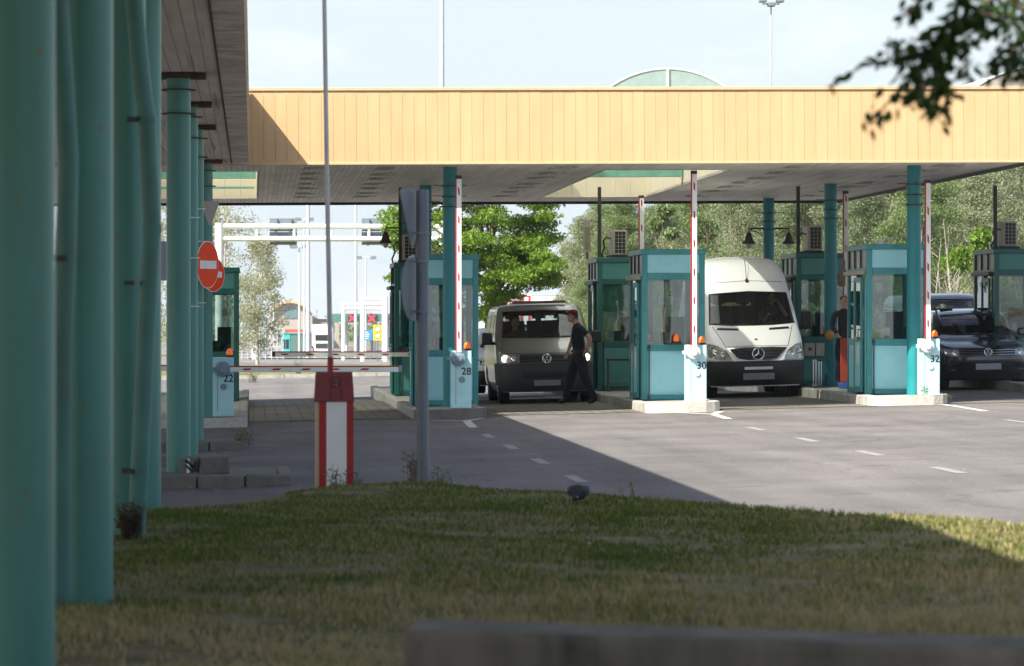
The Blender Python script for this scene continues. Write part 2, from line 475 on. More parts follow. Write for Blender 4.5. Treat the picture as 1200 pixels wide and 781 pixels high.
def grass_blades():
    rs = np.random.default_rng(7)
    N = 300000
    X = rs.uniform(-2.2, 6.6, N); Y = 9.5 + (33.6 - 9.5) * rs.uniform(0, 1, N) ** .85
    from_noise = np.sin(X * 2.3 + 1.1 * np.sin(Y * 1.9)) * np.sin(Y * 1.4 + np.sin(X * 3.1)) + .5 * np.sin(X * 7.1 + Y * 5.3)
    ey = np.interp(X, [e[0] for e in EDGE], [e[1] for e in EDGE])
    vis = (X > -.075 * Y - .6) & (X < .215 * Y + 1.0)
    bare = (rs.uniform(0, 1, N) < np.clip(.5 + .45 * from_noise, .06, 1))
    patch = ~((X < .25) & (Y > 28.6))
    keep = (Y < ey - .03) & vis & bare & patch
    for cx in (-.82,):                      # nothing grows inside the posts
        keep &= ~((np.abs(X - cx) < .15) & (np.abs(((Y - 13.4) / 5.0) % 1) < .01))
    X, Y, nf = X[keep], Y[keep], from_noise[keep]
    n = len(X)
    Z = np.array([lz(x, y) for x, y in zip(X, Y)])
    tall = rs.uniform(0, 1, n) ** 3
    h = .014 + .020 * rs.uniform(0, 1, n) + .045 * tall * np.clip(.4 + nf * .5, .1, 1)
    h *= np.where(Y < 20, 1.25, 1.0) * np.clip(1 - (Y - 25) * .07, .55, 1)
    w = .0035 + .0035 * rs.uniform(0, 1, n)
    a = rs.uniform(0, 2 * np.pi, n); lean = h * rs.uniform(.1, .9, n); la = rs.uniform(0, 2 * np.pi, n)
    cx, sx = np.cos(a) * w, np.sin(a) * w
    dx, dy = np.cos(la) * lean, np.sin(la) * lean
    V = np.empty((n, 5, 3))
    V[:, 0] = np.stack([X - cx, Y - sx, Z - .004], 1); V[:, 1] = np.stack([X + cx, Y + sx, Z - .004], 1)
    V[:, 2] = np.stack([X + cx * .7 + dx * .35, Y + sx * .7 + dy * .35, Z + h * .6], 1); V[:, 3] = np.stack([X - cx * .7 + dx * .35, Y - sx * .7 + dy * .35, Z + h * .6], 1)
    V[:, 4] = np.stack([X + dx, Y + dy, Z + h], 1)
    me = bpy.data.meshes.new('grass')
    me.vertices.add(n * 5); me.vertices.foreach_set('co', V.ravel())
    base = np.arange(n)[:, None] * 5
    loops = np.concatenate([base + np.array([[0, 1, 2, 3]]), base + np.array([[3, 2, 4]])], 1).ravel()
    me.loops.add(n * 7); me.loops.foreach_set('vertex_index', loops)
    ls = (np.arange(n)[:, None] * 7 + np.array([[0, 4]])).ravel()
    me.polygons.add(n * 2); me.polygons.foreach_set('loop_start', ls)
    me.update(calc_edges=True); me.validate()
    m = bpy.data.materials.new('grass blades'); nn, l = nodes(m)
    b = nn['Principled BSDF']; b.inputs['Roughness'].default_value = .75; b.inputs['Specular IOR Level'].default_value = .15
    g = nn.new('ShaderNodeNewGeometry')
    nz = nn.new('ShaderNodeTexNoise'); nz.inputs['Scale'].default_value = .75; nz.inputs['Detail'].default_value = 6; nz.inputs['Roughness'].default_value = .65
    l.new(g.outputs['Position'], nz.inputs['Vector'])
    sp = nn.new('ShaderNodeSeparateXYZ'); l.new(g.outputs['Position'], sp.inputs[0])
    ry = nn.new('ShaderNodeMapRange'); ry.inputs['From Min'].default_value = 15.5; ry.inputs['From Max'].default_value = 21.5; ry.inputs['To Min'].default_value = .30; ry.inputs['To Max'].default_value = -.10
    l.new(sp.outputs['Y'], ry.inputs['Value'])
    rx = nn.new('ShaderNodeMapRange'); rx.inputs['From Min'].default_value = 3.0; rx.inputs['From Max'].default_value = 4.4; rx.inputs['To Max'].default_value = .17  # sunlit patch made yellower and paler in the blade colour itself
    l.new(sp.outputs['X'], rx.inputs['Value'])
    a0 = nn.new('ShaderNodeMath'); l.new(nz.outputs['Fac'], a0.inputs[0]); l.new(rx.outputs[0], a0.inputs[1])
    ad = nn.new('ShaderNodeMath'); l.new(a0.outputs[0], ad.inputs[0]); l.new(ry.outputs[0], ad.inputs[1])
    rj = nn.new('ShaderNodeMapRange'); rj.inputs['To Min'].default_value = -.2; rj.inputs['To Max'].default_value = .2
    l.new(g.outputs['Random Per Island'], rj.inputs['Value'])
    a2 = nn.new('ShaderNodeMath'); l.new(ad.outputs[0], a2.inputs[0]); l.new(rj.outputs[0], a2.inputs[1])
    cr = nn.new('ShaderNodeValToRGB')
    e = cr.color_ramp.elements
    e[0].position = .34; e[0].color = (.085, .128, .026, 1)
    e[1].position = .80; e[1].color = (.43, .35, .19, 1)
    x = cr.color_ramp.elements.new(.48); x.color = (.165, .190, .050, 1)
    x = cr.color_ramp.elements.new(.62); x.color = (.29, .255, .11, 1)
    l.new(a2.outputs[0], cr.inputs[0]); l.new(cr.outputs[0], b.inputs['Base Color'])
    tr = nn.new('ShaderNodeBsdfTranslucent'); l.new(cr.outputs[0], tr.inputs['Color'])
    ms = nn.new('ShaderNodeMixShader'); ms.inputs[0].default_value = .3
    l.new(b.outputs[0], ms.inputs[1]); l.new(tr.outputs[0], ms.inputs[2]); l.new(ms.outputs[0], nn['Material Output'].inputs['Surface'])
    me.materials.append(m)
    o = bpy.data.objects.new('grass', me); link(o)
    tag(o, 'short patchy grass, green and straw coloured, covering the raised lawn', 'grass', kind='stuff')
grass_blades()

# ------------------------------------------------------------------ traffic islands and kerbs
def island(name, label, x0, x1, y0, y1, h, m_top, m_kerb, m_nose=None, group=None, nose=.45):
    cx = (x0 + x1) / 2
    z0 = gz(cx, (y0 + y1) / 2)
    t = thing(name, label, 'traffic island', (cx, y0, gz(cx, y0 + 2)), 0, group)
    t.rotation_euler = (0, -.024, 0)
    w = (x1 - x0) / 2; L = y1 - y0
    def outline(ins, ya, yb, rounded=True):
        p = []
        for k in range(9):
            a = math.pi * k / 8
            p.append((-(w - ins) * (abs(math.cos(a)) ** .6) * (1 if math.cos(a) > 0 else -1), ya + ins + nose * (1 - math.sin(a) ** .7)))
        return p + [(w - ins, yb), (-(w - ins), yb)]
    MB().prism(outline(.16, .0, L - .01), -.1, h - .02, 'z').build('infill', m_top, t, .0)
    o, i = outline(0, 0, L), outline(.16, 0, L)
    # kerb stones round the edge, each a little different in height
    rs = random.Random(name + str(x0))
    ring = [(o[k], o[k + 1], i[k], i[k + 1]) for k in range(8)]
    nst = int((L - nose) / .8)
    for sx in (-1, 1):
        kb = MB()
        for k in range(nst):
            a, b2 = nose + (L - nose) * k / nst, nose + (L - nose) * (k + 1) / nst - .012
            kb.box(*(sorted((sx * w, sx * (w - .16)))), a, b2, -.1, h + rs.uniform(-.012, .012))
        kb.build('kerb_stones', m_kerb, t, .02)
    nb = MB()
    for (a, b2, c, d) in ring:
        hh = h + .006
        nb.add([(*a, -.1), (*b2, -.1), (*d, -.1), (*c, -.1), (*a, hh), (*b2, hh), (*d, hh), (*c, hh)],
               [(0, 1, 5, 4), (1, 2, 6, 5), (2, 3, 7, 6), (3, 0, 4, 7), (4, 5, 6, 7)])
    nb.build('nose_kerb', m_nose or m_kerb, t, .0, label='whitewashed rounded nose of the kerb' if m_nose is M_KERBW else None)
    return t
grp = 'kerbed islands between the lanes'
island('traffic_island', 'kerbed island with a grey stained nose under barrier 28', 2.74, 4.0, 65.3, 90, .17, M_CONC, M_CONC, M_CONCD, grp)
island('traffic_island', 'kerbed island with a sunlit whitewashed nose under barrier 30', 6.79, 8.10, 66.0, 90, .17, M_CONC, M_CONC, M_KERBW, grp)
island('traffic_island', 'kerbed island with a weedy whitewashed nose under barrier 32', 10.84, 12.26, 66.9, 90, .17, M_CONC, M_CONC, M_KERBW, grp)
island('traffic_island', 'kerbed island beside the black car under the booth at the canopy edge', 15.1, 16.5, 69.0, 90, .17, M_CONC, M_CONC, M_KERBW, grp)
island('traffic_island', 'shaded island with a white front kerb under barrier 22', -2.2, -.10, 63.9, 90, .15, M_CONC, M_CONC, M_KERBW, grp, .12)

def kerb_run(label, x0, x1, y, depth, h, infill=None):
    t = thing('kerb', label, 'kerb', (x0, y, gz(x0, y)), 0, 'low concrete kerbs round the column feet')
    k = MB(); n = max(2, round((x1 - x0) / .5)); rs = random.Random(label)
    for i in range(n):
        a, b = (x1 - x0) * i / n, (x1 - x0) * (i + 1) / n - .012
        k.box(a, b, rs.uniform(-.01, .01), .14, -.1, h + rs.uniform(-.01, .01))
    k.box(x1 - x0 - .16, x1 - x0 - .02, .15, depth, -.1, h - .004)
    k.build('kerb_stones', M_CONCD, t, .025)
    B(.02, x1 - x0 - .17, .15, depth, -.1, h - .02).build('infill', M_CONCD, t)
kerb_run('dark concrete kerb running out beyond the leaning block', -1.6, .42, 40.9, 2.6, .15)
kerb_run('short weedy kerb at the foot of the third slim column', -1.6, -.1, 52.6, 1.4, .15)
kerb_run('kerb hidden low behind the leaning block at the second slim column', -1.6, -.45, 47.2, 1.4, .13)
bl = MB(); bl.box(-.27, .27, -.13, .13, 0, .20)
o = bl.build('concrete_block', M_CONCD, None, .02)
o.location = (-.53, 41.8, .12); o.rotation_euler = (.03, R(-3), R(4))
tag(o, 'dark concrete block lying on the kerb against the slim column', 'concrete block')
# far kerb along the verge
k = MB()
for i in range(-40, 60):
    k.box(i * 1.0 + .01, i * 1.0 + .99, 124.62, 124.98, gz(i, 125) - .2, gz(i, 125) + .13)
o = k.build('verge_kerb', M_CONC, None, .0); tag(o, 'long low kerb edging the dry verge beyond the canopy', 'kerb')
# concrete wall block close to the camera
t = MB()
P1, P2 = (.46, 11.15), (2.2, 10.97)
ax = math.atan2(P2[1] - P1[1], P2[0] - P1[0])
t.M = None
L = 3.6
t.box(0, L, -.42, 0, -.6, 0)
o = t.build('concrete_block', mat('brown stained concrete', (.17, .15, .125), .9, var=.4, scale=3, bump=.5, bscale=30, dirt=.85, dirtcol=(.045, .04, .034), dirtscale=3.5, stretch=(1, 1, .25)), None, .025)
o.location = (P1[0], P1[1], .925); o.rotation_euler = (0, .026, ax)
tag(o, 'long blurred concrete block closest to the camera at the lawn edge', 'concrete block')

# ================================================================== CANOPIES
def slats(name, col, period, line=.35, rust=.0, axis='X'):
    m = bpy.data.materials.new(name)
    n, l = nodes(m); b = n['Principled BSDF']; b.inputs['Roughness'].default_value = .5
    g = n.new('ShaderNodeNewGeometry'); sp = n.new('ShaderNodeSeparateXYZ'); l.new(g.outputs['Position'], sp.inputs[0])
    md = n.new('ShaderNodeMath'); md.operation = 'FRACT'
    dv = n.new('ShaderNodeMath'); dv.operation = 'DIVIDE'; dv.inputs[1].default_value = period
    l.new(sp.outputs[axis], dv.inputs[0]); l.new(dv.outputs[0], md.inputs[0])
    lt = n.new('ShaderNodeMath'); lt.operation = 'LESS_THAN'; lt.inputs[1].default_value = .14; l.new(md.outputs[0], lt.inputs[0])
    fl = n.new('ShaderNodeMath'); fl.operation = 'FLOOR'; l.new(dv.outputs[0], fl.inputs[0])
    wn = n.new('ShaderNodeTexWhiteNoise'); wn.noise_dimensions = '1D'; l.new(fl.outputs[0], wn.inputs['W'])
    mp = n.new('ShaderNodeMapping'); mp.inputs['Scale'].default_value = (3, .35, 1) if axis == 'X' else (.35, 3, 1)
    l.new(g.outputs['Position'], mp.inputs['Vector'])
    nz = n.new('ShaderNodeTexNoise'); nz.inputs['Scale'].default_value = 1.4; nz.inputs['Detail'].default_value = 7; l.new(mp.outputs[0], nz.inputs['Vector'])
    r1 = n.new('ShaderNodeMapRange'); r1.inputs['From Min'].default_value = .3; r1.inputs['From Max'].default_value = .7; r1.inputs['To Min'].default_value = .78; r1.inputs['To Max'].default_value = 1.12
    l.new(nz.outputs['Fac'], r1.inputs['Value'])
    r2 = n.new('ShaderNodeMapRange'); r2.inputs['To Min'].default_value = .93; r2.inputs['To Max'].default_value = 1.07; l.new(wn.outputs['Value'], r2.inputs['Value'])
    mu = n.new('ShaderNodeMath'); mu.operation = 'MULTIPLY'; l.new(r1.outputs[0], mu.inputs[0]); l.new(r2.outputs[0], mu.inputs[1])
    c = n.new('ShaderNodeMix'); c.data_type = 'RGBA'; c.blend_type = 'MULTIPLY'; c.inputs['Factor'].default_value = 1
    c.inputs['A'].default_value = (*col, 1); l.new(mu.outputs[0], c.inputs['B'])
    c2 = n.new('ShaderNodeMix'); c2.data_type = 'RGBA'; c2.inputs['B'].default_value = (col[0] * line, col[1] * line, col[2] * line, 1)
    l.new(lt.outputs[0], c2.inputs['Factor']); l.new(c.outputs['Result'], c2.inputs['A'])
    out = c2.outputs['Result']
    if rust:
        mp2 = n.new('ShaderNodeMapping'); mp2.inputs['Scale'].default_value = (9, .12, 1)
        l.new(g.outputs['Position'], mp2.inputs['Vector'])
        n3 = n.new('ShaderNodeTexNoise'); n3.inputs['Scale'].default_value = 1; n3.inputs['Detail'].default_value = 3; l.new(mp2.outputs[0], n3.inputs['Vector'])
        r3 = n.new('ShaderNodeMapRange'); r3.inputs['From Min'].default_value = .60; r3.inputs['From Max'].default_value = .72; r3.inputs['To Max'].default_value = rust
        l.new(n3.outputs['Fac'], r3.inputs['Value'])
        c3 = n.new('ShaderNodeMix'); c3.data_type = 'RGBA'; c3.inputs['B'].default_value = (.20, .11, .055, 1)
        l.new(r3.outputs[0], c3.inputs['Factor']); l.new(out, c3.inputs['A']); out = c3.outputs['Result']
    l.new(out, b.inputs['Base Color'])
    return m
M_SOFF = slats('grey beige ceiling slats', (.86, .79, .73), .10, .6)
M_SOFF2 = slats('rust streaked ceiling slats', (.80, .70, .62), .13, .6, .7)
M_EDGE = mat('weathered edge panels', (.70, .62, .55), .6, var=.25, scale=2, dirt=.6, dirtcol=(.12, .09, .07), dirtscale=2.5)

def yellow():
    m = bpy.data.materials.new('cream yellow cladding'); n, l = nodes(m); b = n['Principled BSDF']; b.inputs['Roughness'].default_value = .55
    g = n.new('ShaderNodeNewGeometry')
    r = n.new('ShaderNodeMapRange'); r.inputs['To Min'].default_value = .975; r.inputs['To Max'].default_value = 1.02; l.new(g.outputs['Random Per Island'], r.inputs['Value'])
    mp = n.new('ShaderNodeMapping'); mp.inputs['Scale'].default_value = (5, 5, .5); l.new(g.outputs['Position'], mp.inputs['Vector'])
    nz = n.new('ShaderNodeTexNoise'); nz.inputs['Scale'].default_value = 1.3; nz.inputs['Detail'].default_value = 8; l.new(mp.outputs[0], nz.inputs['Vector'])
    r2 = n.new('ShaderNodeMapRange'); r2.inputs['From Min'].default_value = .3; r2.inputs['From Max'].default_value = .7; r2.inputs['To Min'].default_value = .93; r2.inputs['To Max'].default_value = 1.04
    l.new(nz.outputs['Fac'], r2.inputs['Value'])
    mu = n.new('ShaderNodeMath'); mu.operation = 'MULTIPLY'; l.new(r.outputs[0], mu.inputs[0]); l.new(r2.outputs[0], mu.inputs[1])
    c = n.new('ShaderNodeMix'); c.data_type = 'RGBA'; c.blend_type = 'MULTIPLY'; c.inputs['Factor'].default_value = 1
    c.inputs['A'].default_value = (.55, .375, .190, 1); l.new(mu.outputs[0], c.inputs['B'])
    mp2 = n.new('ShaderNodeMapping'); mp2.inputs['Scale'].default_value = (9, 9, .55); l.new(g.outputs['Position'], mp2.inputs['Vector'])
    n2 = n.new('ShaderNodeTexNoise'); n2.inputs['Scale'].default_value = .9; n2.inputs['Detail'].default_value = 5; n2.inputs['Roughness'].default_value = .6; l.new(mp2.outputs[0], n2.inputs['Vector'])
    r3 = n.new('ShaderNodeMapRange'); r3.inputs['From Min'].default_value = .56; r3.inputs['From Max'].default_value = .74; r3.inputs['To Max'].default_value = .2; l.new(n2.outputs['Fac'], r3.inputs['Value'])
    c4 = n.new('ShaderNodeMix'); c4.data_type = 'RGBA'; c4.inputs['B'].default_value = (.42, .27, .15, 1)
    l.new(r3.outputs[0], c4.inputs['Factor']); l.new(c.outputs['Result'], c4.inputs['A']); l.new(c4.outputs['Result'], b.inputs['Base Color'])
    nb = n.new('ShaderNodeTexNoise'); nb.inputs['Scale'].default_value = 2.2; l.new(g.outputs['Position'], nb.inputs['Vector'])
    bp = n.new('ShaderNodeBump'); bp.inputs['Strength'].default_value = .25; bp.inputs['Distance'].default_value = .03; l.new(nb.outputs['Fac'], bp.inputs['Height']); l.new(bp.outputs[0], b.inputs['Normal'])
    return m
M_YEL = yellow()
M_YELTRIM = mat('cream trim', (.57, .39, .22), .5, var=.05)
M_CREAM = mat('cream skylight lining', (.62, .54, .40), .6, var=.06, scale=2)
M_GUTTER = mat('pale green gutter', (.14, .33, .25), .45, var=.12)
M_ROOFTOP = mat('roof membrane', (.25, .25, .25), .9, var=.15)

def clad(mb, x0, x1, y0, y1, z0, z1, pitch=.2, axis='x', mi=0):
    L0, L1 = (x0, x1) if axis == 'x' else (y0, y1)
    n = int(round((L1 - L0) / pitch)); rs = random.Random(3)
    for i in range(n):
        a, b = L0 + (L1 - L0) * i / n + .0018, L0 + (L1 - L0) * (i + 1) / n - .0018
        j = rs.uniform(0, .003)
        if axis == 'x': mb.box(a, b, y0 - j, y1, z0, z1, mi)
        else: mb.box(x0, x1 + j, a, b, z0, z1, mi)

# the wide canopy over the lanes
YF, YB = 66.3, 88.6
can = thing('lane_canopy', 'wide flat canopy with a cream yellow fascia spanning the booth lanes', 'canopy', (0, YF, 4.5))
can.rotation_euler = (0, -.0062, 0)
Dp = YB - YF
XL, XR = -10, 13.55
OP = [(-2.4, .07), (6.42, 8.74)]           # skylight wells
oy0, oy1 = 3.7, 19.1
sf = MB()
xs = [XL, OP[0][0], OP[0][1], OP[1][0], OP[1][1], XR]
sf.box(XL, XR, .02, oy0, 0, .05); sf.box(XL, XR, oy1, Dp - .12, 0, .05)
for a, b in ((xs[0], xs[1]), (xs[2], xs[3]), (xs[4], xs[5])):
    sf.box(a, b, oy0, oy1, 0, .05)
sf.build('soffit', M_SOFF, can)
rf = MB()
for a, b in ((xs[0], xs[1]), (xs[2], xs[3]), (xs[4], xs[5])):
    rf.box(a, b, oy0, oy1, 1.12, 1.18)
rf.box(XL, XR, .08, oy0, 1.12, 1.18); rf.box(XL, XR, oy1, Dp - .1, 1.12, 1.18)
rf.build('roof_deck', M_ROOFTOP, can)
fa = MB(); clad(fa, XL, XR + .6, -.05, -.0, .01, 1.24)
fa.build('fascia', M_YEL, can)
tr = MB(); tr.box(XL, XR + .6, -.075, .06, 1.243, 1.30); tr.box(XL, XR + .6, -.07, .03, -.035, .008)
tr.build('fascia_trim', M_YELTRIM, can, .006)
bk = MB(); bk.box(XL, XR, Dp - .09, Dp, -.06, 1.2); bk.box(XR, XR + .05, .02, Dp, -.06, 1.2)
bk.build('edge_trim', M_DARK, can)
for k, (a, b) in enumerate(OP):
    w = MB()
    clad(w, a, b, oy1 - .0, oy1 + .04, .0, 1.12, .33); clad(w, b, b + .04, oy0, oy1, .0, 1.12, .5, 'y')
    clad(w, a - .04, a, oy0, oy1, .0, 1.12, .5, 'y'); w.box(a, b, oy0 - .04, oy0, .0, 1.12)
    s = w.build('skylight_well', M_CREAM, can)
    MB().box(a + .02, b - .02, 11.5, 11.75, .17, .37).build('gutter_beam', M_GUTTER, s)
    if k == 0: MB().box(a + .05, b - .05, 18.6, 18.7, .20, .25).build('gutter_beam', M_GUTTER, s)
rs = random.Random(5)
M_GAP = mat('ceiling gap dark', (.13, .11, .10), .8)
for X in (5.3, 9.6, 2.2, .9, 12.2):
    for j in range(7):
        y = 1.5 + j * 2.7 + rs.uniform(-.4, .4)
        gp = MB()
        for q in range(4):
            xx = X + rs.uniform(-.06, .06)
            gp.box(xx, xx + rs.uniform(.2, .42), y + q * .34, y + q * .34 + .02, -.006, -.001)
        for e in (0, .45):
            gp.box(X + e, X + e + .006, y, y + 1.1, -.006, -.0015)
        gp.build('ceiling_grille', M_GAP, can)

def vault(label, x0, x1, y0, y1, z, rise, m=G_SKYL):
    t = thing('roof_skylight', label, 'skylight', ((x0 + x1) / 2, y0, z), 0, 'arched skylights on the canopy roof')
    w = (x1 - x0) / 2; Rr = (w * w + rise * rise) / (2 * rise)
    a0 = math.asin(min(1, w / Rr)); n = 20
    arc = [(Rr * math.sin(-a0 + 2 * a0 * i / n), Rr * math.cos(-a0 + 2 * a0 * i / n) - (Rr - rise)) for i in range(n + 1)]
    L = y1 - y0
    vs = [(x, 0, zz) for x, zz in arc] + [(x, L, zz) for x, zz in arc]
    MB().add(vs, [(i, i + 1, n + 2 + i, n + 1 + i) for i in range(n)]).build('curved_sheet', m, t, angle=180)
    for yy in (0, L):
        MB().add([(x, yy, zz) for x, zz in arc], [tuple(range(n + 1))]).build('end_panel', mat('pale green end sheet', (.25, .33, .295), .5, var=.08, scale=8) if m is G_SKYL else m, t)
    r = MB()
    for j in range(9):
        y = L * j / 8
        r.tube([(x, y, zz + .01) for x, zz in arc], .022, 6)
    r.tube([(0, -.01, 0), (0, -.01, rise)], .025, 6)
    r.build('ribs', M_WHITE, t)
    c = MB(); c.box(-w - .05, -w, 0, L, -.25, .04); c.box(w, w + .05, 0, L, -.25, .04); c.box(-w, w, -.05, -.01, -.25, .02)
    c.build('curb', M_CREAM, t)
vault('pale green arched skylight showing whole above the fascia', 6.23, 8.97, 70.2, 85.5, 5.80, .61)
vault('arched skylight peeping out beside the shaded canopy corner', -2.5, .24, 70.2, 85.5, 5.74, .60)
vault('ribbed beige skylight rising at the edge of the picture behind the leaves', 12.9, 16.5, 70.0, 80.0, 5.80, .70, mat('ribbed beige sheet', (.33, .29, .26), .6, var=.1))
o = MB()
for x in (0, .16): o.box(x, x + .02, 0, .02, 0, .2)
o.box(0, .18, 0, .02, .18, .2); o.box(.06, .12, -.01, .03, .2, .26)
o = o.build('roof_bracket', M_GREYM, None); o.location = (XY(354, 72), 72, 5.70); tag(o, 'tiny metal bracket frame standing on the canopy roof', 'bracket')

# the long canopy beside the camera
lc = thing('side_canopy', 'long shaded canopy with a rust streaked slatted ceiling beside the lawn', 'canopy', (0, -8, 4.5))
XE, LY = -.08, 66.28 + 8 - .08
B(-11, -.37, 0, LY, 0, .05).build('soffit', M_SOFF2, lc)
e = MB()
for i in range(int(LY / 1.5)):
    a = i * 1.5; e.box(-.365, XE, a + .008, min(LY, a + 1.492), -.006, .05)
e.build('edge_panels', M_EDGE, lc)
B(-11, XE - .05, 0, LY, 1.15, 1.2).build('roof_deck', M_ROOFTOP, lc)
f = MB(); clad(f, XE - .04, XE, 0, LY, .06, 1.28, .2, 'y'); f.build('fascia', M_YEL, lc)
B(-.385, -.366, 0, LY, -.012, .05).build('rusty_joint_strip', M_RUST, lc)
B(-11, XE, LY, LY + .04, -.02, 1.2).build('end_closure', M_EDGE, lc)

# columns under the side canopy
def column(label, Y, zb, X=-.818, r=.1325, near=False, rings=True, straps=()):
    t = thing('steel_column', label, 'column', (X, Y, zb), 0, 'round teal columns carrying the long side canopy')
    H = 4.5 - zb
    MB().lathe([(r, -.05), (r, H - .06)], 40).build('shaft', M_COLUMN, t, angle=50)
    MB().box(-.24, .30, -.2, .2, H - .06, H - .007).build('cap_plate', M_RUST, t, .006)
    if rings:
        for z in (H - .19, H - .45):
            MB().lathe([(r + .002, z), (r + .06, z), (r + .06, z + .012), (r + .002, z + .012)], 32).build('collar_ring', M_RUST, t)
    s = MB()
    for z in straps:
        s.lathe([(r + .001, z), (r + .006, z), (r + .006, z + .012), (r + .001, z + .012)], 32)
        s.box(r * .6, r + .03, -r * .9, -r * .9 + .02, z, z + .012)
    if straps: s.build('strap', M_WHITE, t)
    return t
zl = lambda y: lz(-.82, y) - .02
column('closest teal column, broad and blurred, cut by the edge of the picture', 13.4, zl(13.4), rings=False)
column('broad blurred teal column with a thin pipe running down it', 18.9, zl(18.9), rings=False)
column('teal column mostly hidden behind the kinked downpipe', 24.6, zl(24.6), rings=False)
column('teal column on the far side of the kinked downpipe', 28.7, zl(28.7), rings=False)
column('slim teal column in sharp view with two collars standing by the concrete block', 42.2, .13)
column('slim teal column with white straps right behind the one by the block', 47.8, .11, straps=(1.85, 2.45, 2.95))
column('slim teal column with a no entry sign strapped to it', 53.4, .13, straps=(1.9, 2.75, 3.2))
column('slim teal column next to barrier 22 under the canopy corner', 64.9, .14)

# pillars under the lane canopy, two or three per island
def pillar(label, X, Y, r=.1275):
    zb = gz(X, Y) + .15
    t = thing('steel_pillar', label, 'pillar', (X, Y, zb), 0, 'dark teal pillars on the lane islands')
    H = 4.5 + .0062 * X - zb
    MB().lathe([(r, 0), (r, H - .003)], 36).build('shaft', M_PILLAR, t, angle=50)
    k = MB()
    for z in (H - .33, H - .52, H - .70):
        for q in range(2):
            k.box(-.30, .30, -.003 + q * .004, q * .004, z, z + .012) if q == 0 else None
        k.box(-.006, .006, -.30, .30, z + .013, z + .024)
        k.lathe([(r + .002, z - .02), (r + .02, z - .02), (r + .02, z + .0), (r + .002, z + .0)], 24)
    k.build('bird_spikes', M_RUST, t)
    return t
C28, C30, C32, C34 = 3.49, 7.615, 11.73, 15.85
for (X, s) in ((C28, 'by booth 28'), (C32, 'by booth 32')):
    pillar('teal pillar in front of the windows ' + s + ' behind its raised arm', XY(527.5 if X < 5 else 1071, 68.2), 68.2)
    pillar('teal pillar halfway back ' + s + ' between the two booths', X - .03, 77.4)
pillar('teal pillar at the rear carrying two bell lamps above the white van', C32 - .03, 86.8)
pillar('teal pillar at the rear behind the rear booth 28', C28 - .05, 86.8)
